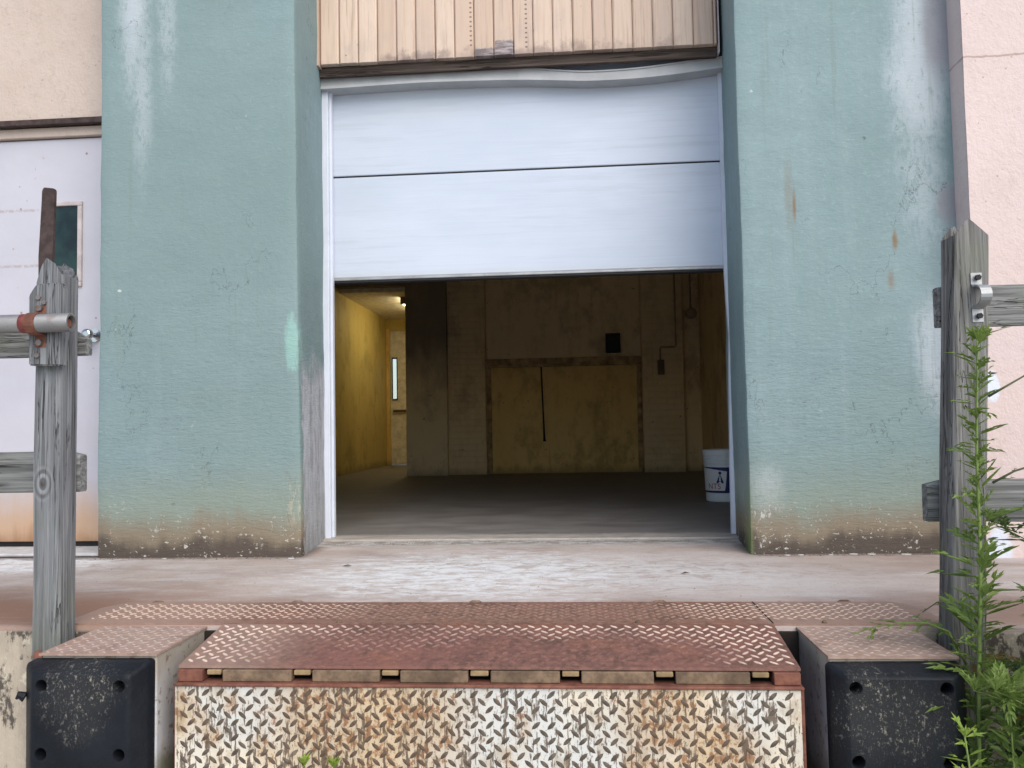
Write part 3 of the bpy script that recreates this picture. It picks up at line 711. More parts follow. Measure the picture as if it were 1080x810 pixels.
# room inside
b = bm_new()
box(b, -3.25, -2.965, 4.43, 13.0, 0, 3.2)
obj('side_wall', b, MT['lem'], W, 'bright yellow wall along the lit corridor')
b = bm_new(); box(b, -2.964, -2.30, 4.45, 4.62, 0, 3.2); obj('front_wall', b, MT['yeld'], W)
b = bm_new(); box(b, 1.52, 1.80, 4.625, 10.6, 0, 3.2)
obj('side_wall', b, MT['yeld'], W, 'dim side wall beyond the bucket')
b = bm_new(); box(b, -2.075, -1.57, 9.86, 10.25, 0, 3.2, .006, 1); box(b, -2.075, -1.96, 10.252, 12.62, 0, 3.2); box(b, -2.964, -2.076, 9.95, 10.07, 2.36, 3.2)
obj('partition_wall', b, MT['greyp'], W, 'grey partition with a darker top beside the corridor opening')
b = bm_new(); box(b, -1.569, -1.105, 9.95, 10.3, 0, 3.2, .008, 1); obj('brick_pilaster', b, MT['yelb'], W, 'painted pilaster beside the partition')
b = bm_new(); box(b, .80, 1.30, 9.98, 10.3, 0, 3.2, .008, 1); obj('brick_pilaster', b, MT['yelb'], W, 'painted brick pilaster at the dark end of the back wall')
b = bm_new(); box(b, -1.104, .799, 10.12, 10.4, 1.37, 3.2); box(b, 1.30, 1.80, 10.14, 10.4, 0, 3.2); obj('back_wall', b, MT['yeld'], W)
b = bm_new(); box(b, -1.104, .799, 10.10, 10.38, 0, 1.37); obj('infill_panel', b, MT['yel'], W, 'yellow painted panel filling an old opening')
b = bm_new()
box(b, -1.12, .81, 10.055, 10.115, 1.355, 1.425, .004, 1); box(b, -1.12, .81, 10.035, 10.11, 1.318, 1.354, .004, 1)
obj('lintel_beam', b, MT['beam'], W)
for x0 in (-1.103, .742):
    b = bm_new(); box(b, x0, x0+.055, 10.06, 10.10, .012, 1.317, .004, 1); obj('frame_strip', b, MT['beam'], W)
b = bm_new(); box(b, -3.3, 1.9, 4.4, 13.2, 3.2, 3.45); obj('ceiling', b, MT['ceil'], W)
b = bm_new(); box(b, -2.964, -2.076, 10.07, 12.75, 2.31, 2.36); obj('corridor_ceiling', b, MT['ceil'], W)
# corridor end
b = bm_new()
box(b, -2.964, -2.905, 12.62, 12.78, 0, 3.2); box(b, -2.904, -2.077, 12.62, 12.78, 2.12, 3.2); box(b, -2.964, -1.95, 12.80, 13.0, 2.2, 3.2)
obj('corridor_end_wall', b, MT['lem'], W)
b = bm_new(); dx0, dx1 = -2.880, -2.795
box(b, -2.904, dx0, 12.66, 12.70, .02, 2.118); box(b, dx1, -2.077, 12.66, 12.70, .02, 2.118); box(b, dx0, dx1, 12.66, 12.70, .02, 1.05); box(b, dx0, dx1, 12.66, 12.70, 1.68, 2.118)
E2 = obj('corridor_door', b, MT['ceil'], W, 'plain door with narrow lit window at the corridor end')
b = bm_new(); box(b, dx0, dx0+.012, 12.645, 12.662, 1.05, 1.68); box(b, dx1-.012, dx1, 12.645, 12.662, 1.05, 1.68); box(b, dx0, dx1, 12.646, 12.662, 1.68, 1.70); box(b, dx0, dx1, 12.646, 12.662, 1.03, 1.05)
obj('window_frame', b, MT['blackbox'], E2)
b = bm_new(); box(b, dx0, dx1, 12.676, 12.682, 1.05, 1.68); obj('window_pane', b, MT['pane'], E2)
b = bm_new(); tube(b, [(-2.86, 12.62, .86), (-2.12, 12.62, .86)], .018, 10); obj('push_bar', b, MT['brownbox'], E2)
b = bm_new(); box(b, -2.963, -2.905, 12.60, 12.62, .0, 2.15, .004, 1); obj('frame_strip', b, MT['yel'], W)

# things in the room
T = thing('ceiling_light', 'glowing tube light fixed to the corridor ceiling', 'light', (-2.16, 11.2, 2.31))
b = bm_new(); box(b, -2.27, -2.10, 10.52, 11.74, 2.285, 2.309); box(b, -2.27, -2.10, 10.505, 10.52, 2.215, 2.309); box(b, -2.27, -2.10, 11.74, 11.755, 2.215, 2.309); obj('fixture_body', b, MT['brownbox'], T)
b = bm_new(); box(b, -2.262, -2.108, 10.521, 11.739, 2.222, 2.2845, .01, 2); obj('diffuser', b, MT['tube'], T)

T = thing('wall_box', 'black square electrical box on the back wall above the beam', 'electrical box', (.46, 10.12, 1.58))
b = bm_new(); box(b, .372, .552, 10.05, 10.119, 1.47, 1.71, .008, 2); obj('box_body', b, MT['blackbox'], T)
b = bm_new(); box(b, .385, .539, 10.044, 10.0495, 1.483, 1.697, .003, 1); obj('box_cover', b, MT['blackbox'], T)
T = thing('light_switch', 'dark switch box at the foot of a bent conduit on the brick pilaster', 'switch', (1.02, 9.98, 1.3))
b = bm_new(); box(b, .985, 1.065, 9.93, 9.978, 1.18, 1.36, .008, 2); obj('switch_box', b, MT['brownbox'], T)
b = bm_new(); tube(b, [(1.02, 9.962, 1.36), (1.02, 9.962, 1.50), (1.03, 9.962, 1.515), (1.20, 9.962, 1.515), (1.21, 9.962, 1.53), (1.21, 9.962, 3.19)], .011, 8); obj('conduit', b, MT['conduit'], T)
T = thing('alarm_bell', 'dark round bell hanging below a straight conduit near the room corner', 'bell', (1.42, 10.14, 1.9))
b = bm_new(); tube(b, [(1.42, 10.13, 1.93), (1.42, 10.09, 1.93), (1.42, 10.05, 1.93), (1.42, 10.04, 1.93)], [.03, .07, .06, .03], 20); obj('bell_dome', b, MT['conduit'], T)
b = bm_new(); tube(b, [(1.42, 10.12, 2.0), (1.42, 10.12, 3.19)], .012, 8); obj('conduit', b, MT['conduit'], T)
b = bm_new(); tube(b, [(-.425, 10.05, 1.33), (-.422, 10.06, 1.2), (-.412, 10.07, .8), (-.402, 10.08, .43), (-.40, 10.08, .40)], [.010, .010, .010, .012, .018], 8)
tag(obj('hanging_cord', b, MT['blackbox']), 'thin black cord hanging from the beam against the yellow panel', 'cord')

# bucket
BX, BY = 1.100, 6.30
B = thing('bucket', 'white plastic pail with navy label on the floor just inside the door', 'bucket', (BX, BY, .010))
def lathe(b, prof, cx, cy, seg=56, close=True):
    rings = [[b.verts.new((cx+r*math.cos(2*math.pi*k/seg), cy+r*math.sin(2*math.pi*k/seg), z)) for k in range(seg)] for r, z in prof]
    for q in range(len(rings)-1):
        for k in range(seg): b.faces.new((rings[q][k], rings[q][(k+1) % seg], rings[q+1][(k+1) % seg], rings[q+1][k]))
    if close: b.faces.new(rings[0]); b.faces.new(rings[-1])
b = bm_new()
lathe(b, [(.134, .012), (.139, .018), (.1475, .285), (.154, .287), (.1545, .296), (.149, .298), (.150, .318), (.1565, .320), (.157, .329), (.151, .331), (.1525, .352), (.159, .354), (.160, .392), (.156, .395), (.150, .392), (.135, .03)], BX, BY)
obj('pail', b, MT['bucket'], B, None, 30)
face = math.atan2(-BY, -BX)      # towards the dock
def patch(b, outline, dr, zs=1.0):
    """Polygon (angle rad, z) wrapped on the pail: fine grid fan clipped as a polygon strip."""
    vs = [b.verts.new((BX+(.1395+(z-.018)*.0318+dr)*math.cos(face+a), BY+(.1395+(z-.018)*.0318+dr)*math.sin(face+a), z)) for a, z in outline]
    return vs
def ribbon(b, rows, dr):
    pr = None
    for a, z0, z1 in rows:
        v = patch(b, [(a, z0), (a, z1)], dr)
        if pr: b.faces.new((pr[0], v[0], v[1], pr[1]))
        pr = v
b = bm_new(); ribbon(b, [(-1.65+.1*i, .078, .268) for i in range(20)], .0008); L_ = obj('label', b, MT['navy'], B)
b = bm_new(); rows = []
for i in range(17):
    t = i/16; rows.append((-1.6+.1*i, .090+.006*t, .262-.022*t*t))
rows += [(.05, .13, .239), (.09, .185, .238), (.125, .236, .237)]
ribbon(b, rows, .0016); obj('label_field', b, MT['labelw'], L_)
def curved_text(txt, size, a0, z0, mat, name, dr=.0024):
    cu = bpy.data.curves.new('t', 'FONT'); cu.body = txt; cu.size = size; cu.resolution_u = 3
    o = bpy.data.objects.new('t', cu); COL.objects.link(o)
    me = bpy.data.meshes.new_from_object(o.evaluated_get(bpy.context.evaluated_depsgraph_get()))
    bpy.data.objects.remove(o); b = bm_new(); b.from_mesh(me)
    bmesh.ops.subdivide_edges(b, edges=b.edges, cuts=1)
    for v in b.verts:
        a = a0+v.co.x/.144; z = z0+v.co.y; r = .1395+(z-.018)*.0318+dr
        v.co = (BX+r*math.cos(face+a), BY+r*math.sin(face+a), z)
    obj(name, b, mat, L_)
bpy.context.view_layer.update()
curved_text('NTS', .058, -.93, .108, MT['redink'], 'label_letters')
b = bm_new()
for tri in ([(-.42, .155), (-.04, .155), (-.22, .222)],):
    n = 8
    for i in range(n):
        t0, t1 = i/n, (i+1)/n
        def row(t): return (tri[0][0]*(1-t)+tri[2][0]*t, tri[1][0]*(1-t)+tri[2][0]*t, tri[0][1]*(1-t)+tri[2][1]*t)
        r0, r1 = row(t0), row(t1)
        for s0, s1 in ((0, .34), (.66, 1)):
            q = [(r0[0]+(r0[1]-r0[0])*s0, r0[2]), (r0[0]+(r0[1]-r0[0])*s1, r0[2]), (r1[0]+(r1[1]-r1[0])*s1, r1[2]), (r1[0]+(r1[1]-r1[0])*s0, r1[2])]
            try: b.faces.new(patch(b, q, .0026))
            except ValueError: pass
b.faces.new(patch(b, [(-.22+.075*math.cos(t), .226+.012*math.sin(t)) for t in [k*math.pi/6 for k in range(12)]], .0028))
b.faces.new(patch(b, [(-.40, .150), (-.06, .150), (-.09, .166), (-.36, .166)], .003))
obj('label_emblem', b, MT['navy'], L_)
b = bm_new()
tube(b, [(BX+.160*math.cos(face+t), BY+.160*math.sin(face+t), .335-.15*math.sin((t-1.2)/1.6*math.pi)) for t in [1.2+.1*i for i in range(17)]], .002, 6); obj('handle', b, MT['galv'], B)

# ------------------------------------------------------------------ dock plates, leveler, bumpers
T = thing('threshold_plate', 'long rusty tread plate let into the dock edge behind the lip', 'steel plate', (-.28, 2.65, 0))
b = bm_new()
prism(b, [(-1.645, 2.512), (1.075, 2.512), (1.075, 2.72), (1.02, 2.815), (-1.600, 2.815), (-1.645, 2.73)], 2, -.02, .006)
tread(b, (-1.60, 2.565, .006), (1, 0, 0), (0, 1, 0), (0, 0, 1), 2.62, .24, L=.028, W=.0098, seed=3)
obj('tread_plate', b, MT['strip'], T)
b = bm_new(); box(b, -1.113, .567, 2.5045, 2.511, -.02, .004, .002, 1); obj('hinge_angle', b, MT['rust'], T)
b = bm_new(); box(b, .567, .5705, 2.516, 2.813, .0055, .0075); obj('plate_seam', b, MT['dark'], T)
for px in (-1.49, -.985, -.36, .265, .87):
    b = bm_new(); tube(b, [(px-.022, 2.820, .002), (px-.012, 2.820, .005), (px+.012, 2.820, .005), (px+.024, 2.820, .001)], [.004, .006, .006, .003], 8); obj('weld_lug', b, MT['rustb'], T)
for px in (-1.62, -.75, .17, .72):
    b = bm_new(); tube(b, [(px, 2.525, .004), (px, 2.525, .012)], [.009, .007], 8); obj('weld_lug', b, MT['rustb'], T)

V = thing('dock_leveler', 'edge-of-dock leveler with rusty lip and cream tread-plate front', 'dock leveler', (-.27, 2.22, -.3))
x0, x1 = -1.113, .567
yb, zb, yf, zf = 2.503, .006, 2.218, -.0375
b = bm_new()
prism(b, [(yb, zb), (yf, zf), (yf-.001, zf-.0075), (yb, zb-.010)], 0, x0, x1)
vd = Vector((0, yb-yf, zb-zf)); ln = vd.length; vd.normalize(); nn = Vector((0, -vd.z, vd.y))
tread(b, (x0+.006, yf+.02*vd.y, zf+.02*vd.z), (1, 0, 0), vd, nn, x1-x0-.012, ln-.028, seed=9)
obj('lip_plate', b, MT['lip'], V, 'rusty hinged lip with pale rubbed bars')
lug = [(-1.036, -.984), (-.791, -.733), (-.547, -.490), (-.306, -.245), (-.060, -.003), (.187, .244), (.436, .491)]
b = bm_new(); box(b, x0+.004, -1.040, 2.205, 2.26, -.0785, -.0465, .002, 1); obj('end_block', b, MT['rust'], V)
b = bm_new(); box(b, .496, x1-.003, 2.205, 2.26, -.0785, -.0465, .002, 1); obj('end_block', b, MT['rust'], V)
for i in range(6):
    b = bm_new(); box(b, lug[i][1], lug[i+1][0], 2.208+.002*(i % 2), 2.24, -.0785, -.0475, .002, 1); obj('hinge_block', b, MT['rustb'], V)
for a, c in lug:
    b = bm_new(); box(b, a+.006, c-.006, 2.212, 2.30, -.0615, -.0478, .003, 2); obj('lug', b, MT['lug'], V)
b = bm_new(); box(b, x0, x1, 2.33, 2.35, -.25, -.0465); box(b, x0, x1, 2.245, 2.33, -.086, -.0795); obj('lug_void_shade', b, MT['dark'], V)  # near-black sheets stand in for shade behind and below the lugs
b = bm_new(); box(b, x0-.002, x1+.002, 2.192, 2.244, -.0875, -.0792, .002, 1); obj('ledge_angle', b, MT['rust'], V)
b = bm_new()
box(b, x0-.001, x1-.006, 2.200, 2.208, -.66, -.088)
tread(b, (x0+.004, 2.200, -.655), (1, 0, 0), (0, 0, 1), (0, -1, 0), x1-x0-.02, .563, seed=5)
obj('front_plate', b, MT['front'], V, 'cream painted tread plate streaked with rust')
for xa, xb in ((x1-.0055, x1+.003), (x0-.004, x0-.0012)):
    b = bm_new(); box(b, xa, xb, 2.203, 2.485, -.66, -.089); obj('side_plate', b, MT['rust'], V)
b = bm_new(); box(b, -1.165, .633, 2.486, 2.4995, -.72, -.012); obj('gap_shade_sheet', b, MT['dark'], V)  # added dark sheet, paints shade into the gap beside the lip

def rrect(w, h, r, seg=5):
    pts = []
    for cx, cz, a0 in ((w/2-r, h/2-r, 0), (-w/2+r, h/2-r, 90), (-w/2+r, -h/2+r, 180), (w/2-r, -h/2+r, 270)):
        for k in range(seg+1):
            a = R(a0+90*k/seg); pts.append((cx+r*math.cos(a), cz+r*math.sin(a)))
    return pts

def bumper(bx0, bx1, px0, px1, label, seed, inner, hx, hz):
    T = thing('dock_bumper', label, 'dock bumper', ((px0+px1)/2, 2.2, -.3), 'dock bumpers')
    b = bm_new(); box(b, bx0, bx1, 2.199, 2.497, -.62, -.006, .004, 2); obj('steel_box', b, MT['boxp'], T)
    b = bm_new(); prism(b, [(bx0-.004, 2.190), (bx1+.004, 2.190), (bx1+.004, 2.500), (bx0-.004, 2.500)], 2, -.0055, .0005)
    tread(b, (bx0, 2.196, .0005), (1, 0, 0), (0, 1, 0), (0, 0, 1), bx1-bx0, .30, L=.026, W=.008, H=.0016, seed=seed); obj('cover_plate', b, MT['boxtop'], T)
    # molded rubber pad, a frustum with four recessed bolt holes
    cx, w, h, cz = (px0+px1)/2, px1-px0, .305, -.0125-.1525
    b = bm_new(); rr = random.Random(seed)
    layers = [(2.196, w, h, .012), (2.166, w, h, .013), (2.157, w-.006, h-.006, .014), (2.118, w-.060, h-.044, .014), (2.112, w-.070, h-.052, .014), (2.108, w-.082, h-.062, .013)]
    rings = []
    for y, ww, hh, r in layers:
        ring = []
        for (u, v) in rrect(ww, hh, r):
            p = Vector((cx+u+hx*(2.16-max(2.108, min(y, 2.16)))/.059, y, cz+v+hz*.6*(2.16-max(2.108, min(y, 2.16)))/.059)); p += Vector((mnoise.noise(p*22), mnoise.noise(p*25+Vector((3, 0, 0)))*.4, mnoise.noise(p*22+Vector((0, 7, 0)))))*.0038
            ring.append(b.verts.new(p))
        rings.append(ring)
    n = len(rings[0])
    for q in range(len(rings)-1):
        for k in range(n): b.faces.new((rings[q][k], rings[q][(k+1) % n], rings[q+1][(k+1) % n], rings[q+1][k]))
    b.faces.new(rings[0])
    edges = [b.edges.get((rings[-1][k], rings[-1][(k+1) % n])) for k in range(n)]
    holes = [(cx+hx+sx*.108, cz+hz+sz*.089) for sx in (-1, 1) for sz in (-1, 1)]
    yface = 2.108
    for ux, uz in holes:
        ra = .0165; seg = 16; prev = None; first = None
        A = [b.verts.new((ux+ra*math.cos(2*math.pi*k/seg), yface, uz+ra*math.sin(2*math.pi*k/seg))) for k in range(seg)]
        A2 = [b.verts.new((ux+ra*.92*math.cos(2*math.pi*k/seg), yface+.004, uz+ra*.92*math.sin(2*math.pi*k/seg))) for k in range(seg)]
        Bk = [b.verts.new((ux+ra*.86*math.cos(2*math.pi*k/seg), yface+.05, uz+ra*.86*math.sin(2*math.pi*k/seg))) for k in range(seg)]
        for k in range(seg):
            e = b.edges.new((A[k], A[(k+1) % seg])); edges.append(e)
            b.faces.new((A[k], A[(k+1) % seg], A2[(k+1) % seg], A2[k])); b.faces.new((A2[k], A2[(k+1) % seg], Bk[(k+1) % seg], Bk[k]))
        b.faces.new(Bk)
    bmesh.ops.triangle_fill(b, use_beauty=True, use_dissolve=False, edges=edges)
    if inner:     # a torn nub on the outer flank
        tube(b, [(px0+.004, 2.15, -.105), (px0-.010, 2.145, -.098), (px0-.016, 2.145, -.108)], [.014, .010, .004], 8)
    obj('rubber_pad', b, MT['rubber'], T, None, 34)
    for ux, uz in holes:
        b = bm_new(); hexbolt(b, ux, yface+.049, uz, .008, .010); obj('bolt', b, MT['dark'], T)  # heads blackened to paint the shade inside the holes
bumper(-1.497, -1.166, -1.516, -1.170, 'dock bumper with square rubber pad beside the grey post with the pipe', 4, True, .014, .0145)
bumper(.634, .950,   .624, .957, 'dock bumper with scuffed rubber pad beside the tall green weeds', 8, False, -.012, .022)

# ------------------------------------------------------------------ guard rails
def post_mesh(bl, br, tl, tr, z0, peak, y0, y1, seed):
    """bl/br, tl/tr: left and right x at z0 and at the shoulder; peak: [(t across, z)] outline of the sawn head."""
    b = bm_new(); nz = 46; rings = []
    def ztop(t):
        for i in range(len(peak)-1):
            if peak[i][0] <= t <= peak[i+1][0]:
                k = (t-peak[i][0])/(peak[i+1][0]-peak[i][0]); return peak[i][1]*(1-k)+peak[i+1][1]*k
        return peak[-1][1]
    r = .07
    base = []
    for (cx, cy, a0) in ((r, r, 180), (1-r, r, 270), (1-r, 1-r, 0), (r, 1-r, 90)):
        for k in range(3): a = R(a0+45*k); base.append((cx+r*math.cos(a), cy+r*math.sin(a)))
    full = []
    for i in range(len(base)):
        a, c = Vector(base[i]), Vector(base[(i+1) % len(base)]); k = 5 if (c-a).length > .3 else 1
        full += [a.lerp(c, t/k) for t in range(k)]
    for j in range(nz+1):
        s = j/nz; ring = []
        for p in full:
            z = z0+(ztop(p.x)-z0)*s; q = (z-z0)/(peak[0][1]-z0)
            xl = bl+(tl-bl)*q; xr = br+(tr-br)*q
            v = Vector((xl+(xr-xl)*p.x, y0+(y1-y0)*p.y, z))
            nx = mnoise.noise(Vector((p.x*4+seed, p.y*4, z*3)))*.003+mnoise.noise(Vector((p.x*22+seed, p.y*22, z*2)))*.0022
            v.x += nx; v.y += mnoise.noise(Vector((p.x*22, p.y*9+seed, z*2.2)))*.0026
            ring.append(b.verts.new(v))
        rings.append(ring)
    m = len(full)
    for j in range(nz):
        for i in range(m): b.faces.new((rings[j][i], rings[j][(i+1) % m], rings[j+1][(i+1) % m], rings[j+1][i]))
    b.faces.new(rings[0]); b.faces.new(rings[-1])
    return b
def rail_mesh(xa, xb, y0, y1, za, zb, seed, chamf=0.0, end_a=True):
    """A worn board from xa to xb whose top and bottom edges wander slightly; the end at the post has its corner sawn off."""
    b = bm_new(); n = max(8, int(abs(xb-xa)/.05)); rings = []
    for i in range(n+1):
        x = xa+(xb-xa)*i/n; w = mnoise.noise(Vector((x*2.5, seed, 0)))*.004; c = chamf if i == n else 0
        w2 = mnoise.noise(Vector((x*2.5, seed+5, 0)))*.004
        zc0, zc1 = za+w, zb+w2-c
        rings.append([b.verts.new(q) for q in ((x, y0+.004, zc0), (x, y0, zc0+.006), (x, y0, zc1-.006), (x, y0+.004, zc1), (x, y1-.004, zc1), (x, y1, zc1-.006), (x, y1, zc0+.006), (x, y1-.004, zc0))])
    for i in range(n):
        for k in range(8): b.faces.new((rings[i][k], rings[i][(k+1) % 8], rings[i+1][(k+1) % 8], rings[i+1][k]))
    b.faces.new(rings[0]); b.faces.new(rings[-1])
    return b

F = thing('guard_rail', 'grey wooden guard rail whose post carries a steel pipe and a nailed block', 'railing', (-1.6, 2.45, 0), 'guard rails at the dock edge')
obj('post', post_mesh(-1.671, -1.584, -1.668, -1.582, -.50, [(0, 1.072), (.36, 1.158), (.78, 1.135), (1, 1.098)], 2.40, 2.488, 2), MT['postl'], F, None, 35)
obj('rail', rail_mesh(-6.0, -1.562, 2.492, 2.53, .858, .941, 3, .03), MT['rail'], F, None, 35)
obj('rail', rail_mesh(-6.0, -1.577, 2.492, 2.53, .422, .551, 9, .012), MT['rail'], F, None, 35)
obj('post', post_mesh(-4.60, -4.50, -4.60, -4.50, -.50, [(0, 1.10), (.5, 1.15), (1, 1.10)], 2.40, 2.488, 5), MT['postl'], F, None, 35)
b = bm_new()
prism(b, [(-1.662, .817), (-1.564, .814), (-1.561, 1.058), (-1.565, 1.070), (-1.641, 1.066), (-1.664, 1.033)], 1, 2.362, 2.402)
bmesh.ops.bevel(b, geom=list(b.edges), offset=.004, segments=2, affect='EDGES')
K = obj('mounting_block', b, MT['postl'], F, None, 35)
for bx, bz, br in ((-1.630, 1.024, .008), (-1.611, 1.008, .007), (-1.632, .847, .008)):
    b = bm_new(); hexbolt(b, bx, 2.362, bz, br, .006); obj('bolt', b, MT['galvr'], K)
b = bm_new(); hexbolt(b, -1.641, 2.40, -.062, .016, .012); obj('bolt', b, MT['rust'], F)
# strap that clamps the pipe to the block
b = bm_new()
PZ, PY = .941, 2.332
arc = [(PY+.0, 0)]
prof = [(2.361, PZ+.058), (2.361, PZ+.034)]+[(PY+.002-.033*math.sin(R(180*k/10)), PZ+.033*math.cos(R(180*k/10))) for k in range(11)]+[(2.361, PZ-.034), (2.361, PZ-.070)]
for i in range(len(prof)-1):
    (ya, za), (yb_, zb_) = prof[i], prof[i+1]
    d = Vector((yb_-ya, zb_-za)).normalized(); nrm = Vector((-d.y, d.x))*.0035
    prism(b, [(ya, za), (yb_, zb_), (yb_+nrm.x, zb_+nrm.y), (ya+nrm.x, za+nrm.y)], 0, -1.640, -1.606)
bmesh.ops.remove_doubles(b, verts=b.verts, dist=.0002)
obj('pipe_strap', b, MT['rust'], K)
for bz in (PZ+.050, PZ-.056):
    b = bm_new(); hexbolt(b, -1.623, 2.36, bz, .010, .010); obj('bolt', b, MT['galvr'], K)

T = thing('barrier_pipe', 'grey steel pipe with a red band and open end, strapped across the wooden post', 'pipe', (-1.6, PY, PZ))
b = bm_new()
ro, ri = .0285, .021; seg = 28
def ringx(x, r): return [b.verts.new((x, PY+r*math.cos(2*math.pi*k/seg), PZ+r*math.sin(2*math.pi*k/seg))) for k in range(seg)]
rs = [ringx(-4.5, ro), ringx(-1.507, ro), ringx(-1.505, ro-.0012), ringx(-1.505, ri), ringx(-1.95, ri)]
for q in range(len(rs)-1):
    for k in range(seg): b.faces.new((rs[q][k], rs[q][(k+1) % seg], rs[q+1][(k+1) % seg], rs[q+1][k]))
b.faces.new(rs[0]); b.faces.new(rs[-1])
obj('pipe_body', b, MT['pipe'], T, None, 35)
b = bm_new(); tube(b, [(-1.515, PY+.002, PZ-.002), (-1.90, PY+.002, PZ-.002)], .0125, 16); obj('inner_rod', b, MT['rust'], T)
b = bm_new(); tube(b, [(-1.659, PY, PZ), (-1.6585, PY, PZ), (-1.630, PY, PZ), (-1.6295, PY, PZ)], [.0286, .0292, .0292, .0286], 28, False); obj('red_band', b, MT['band'], T)

b = bm_new()
prism(b, [(-1.750, 1.0), (-1.706, 1.0), (-1.702, 1.19), (-1.698, 1.31), (-1.695, 1.408), (-1.700, 1.415), (-1.735, 1.420), (-1.741, 1.410), (-1.744, 1.31), (-1.750, 1.19)], 1, 2.531, 2.543)
bmesh.ops.bevel(b, geom=list(b.edges), offset=.002, segments=2, affect='EDGES')
tag(obj('steel_bar', b, MT['bar']), 'dark flat steel bar sticking up behind the post with the pipe', 'steel bar')

F = thing('guard_rail', 'grey wooden guard rail whose post stands behind tall green weeds', 'railing', (1.06, 2.45, 0), 'guard rails at the dock edge')
obj('post', post_mesh(1.004, 1.096, 1.085, 1.180, -.50, [(0, 1.128), (.3, 1.172), (.42, 1.172), (1, 1.122)], 2.40, 2.492, 7), MT['postr'], F, None, 35)
obj('rail', rail_mesh(5.0, 1.074, 2.497, 2.535, .875, .996, 4, .004), MT['rail'], F, None, 35)
obj('rail', rail_mesh(5.0, 1.018, 2.497, 2.535, .303, .424, 8, .012), MT['rail'], F, None, 35)
obj('post', post_mesh(3.60, 3.70, 3.60, 3.70, -.50, [(0, 1.10), (.5, 1.15), (1, 1.10)], 2.40, 2.492, 15), MT['postr'], F, None, 35)
b = bm_new()
CZ = .948; prof = [(2.397, CZ+.068), (2.397, CZ+.036), (2.388, CZ+.031)]+[(2.377-.036*math.sin(R(180*k/10)), CZ+.030*math.cos(R(180*k/10))) for k in range(11)]+[(2.388, CZ-.031), (2.397, CZ-.036), (2.397, CZ-.072)]
for i in range(len(prof)-1):
    (ya, za), (yb_, zb_) = prof[i], prof[i+1]; d = Vector((yb_-ya, zb_-za)).normalized(); nrm = Vector((-d.y, d.x))*.004
    prism(b, [(ya, za), (yb_, zb_), (yb_+nrm.x, zb_+nrm.y), (ya+nrm.x, za+nrm.y)], 0, 1.122, 1.152)
bmesh.ops.remove_doubles(b, verts=b.verts, dist=.0002)
K = obj('pipe_strap', b, MT['galv'], F)
for z in (CZ+.053, CZ-.056):
    b = bm_new(); hexbolt(b, 1.137, 2.392, z, .0085, .009); obj('bolt', b, MT['seal'], K)

# ------------------------------------------------------------------ weeds
def leaf(b, base, d, up, L, lobes, shade, curl, wid=1.0):
    """One deeply cut leaf: a midrib blade with pairs of narrow pointed lobes, folded along its ribs and drooping."""
    lay = b.verts.layers.float['shade']
    d = d.normalized(); s = d.cross(up).normalized(); n = s.cross(d).normalized()
    def P(t, o, h=0): return base+d*(L*t)+s*(L*o)+n*(L*(h-curl*t*t))
    def blade(p0, p1, w):
        ax = (p1-p0); sd = ax.cross(n).normalized()*w; m = p0.lerp(p1, .42)
        q = [b.verts.new(x) for x in (p0, m+sd+n*w*.5, p1, m-sd+n*w*.5, m-n*w*.15)]
        for v in q: v[lay] = shade
        for f in ((0, 4, 1), (1, 4, 2), (2, 4, 3), (3, 4, 0)): b.faces.new([q[i] for i in f])
    blade(P(0, 0), P(1, 0), L*.075*wid)
    for i in range(lobes):
        t = .22+.55*i/max(1, lobes-1) if lobes > 1 else .45
        w = .42-.20*abs(t-.42)/.4
        for sg in (-1, 1):
            blade(P(t, 0), P(t+.26, sg*w*.66, .03), L*.060*wid)
            if L > .06: blade(P(t+.10, sg*w*.26, .012), P(t+.36, sg*w*.40, .03), L*.042*wid)

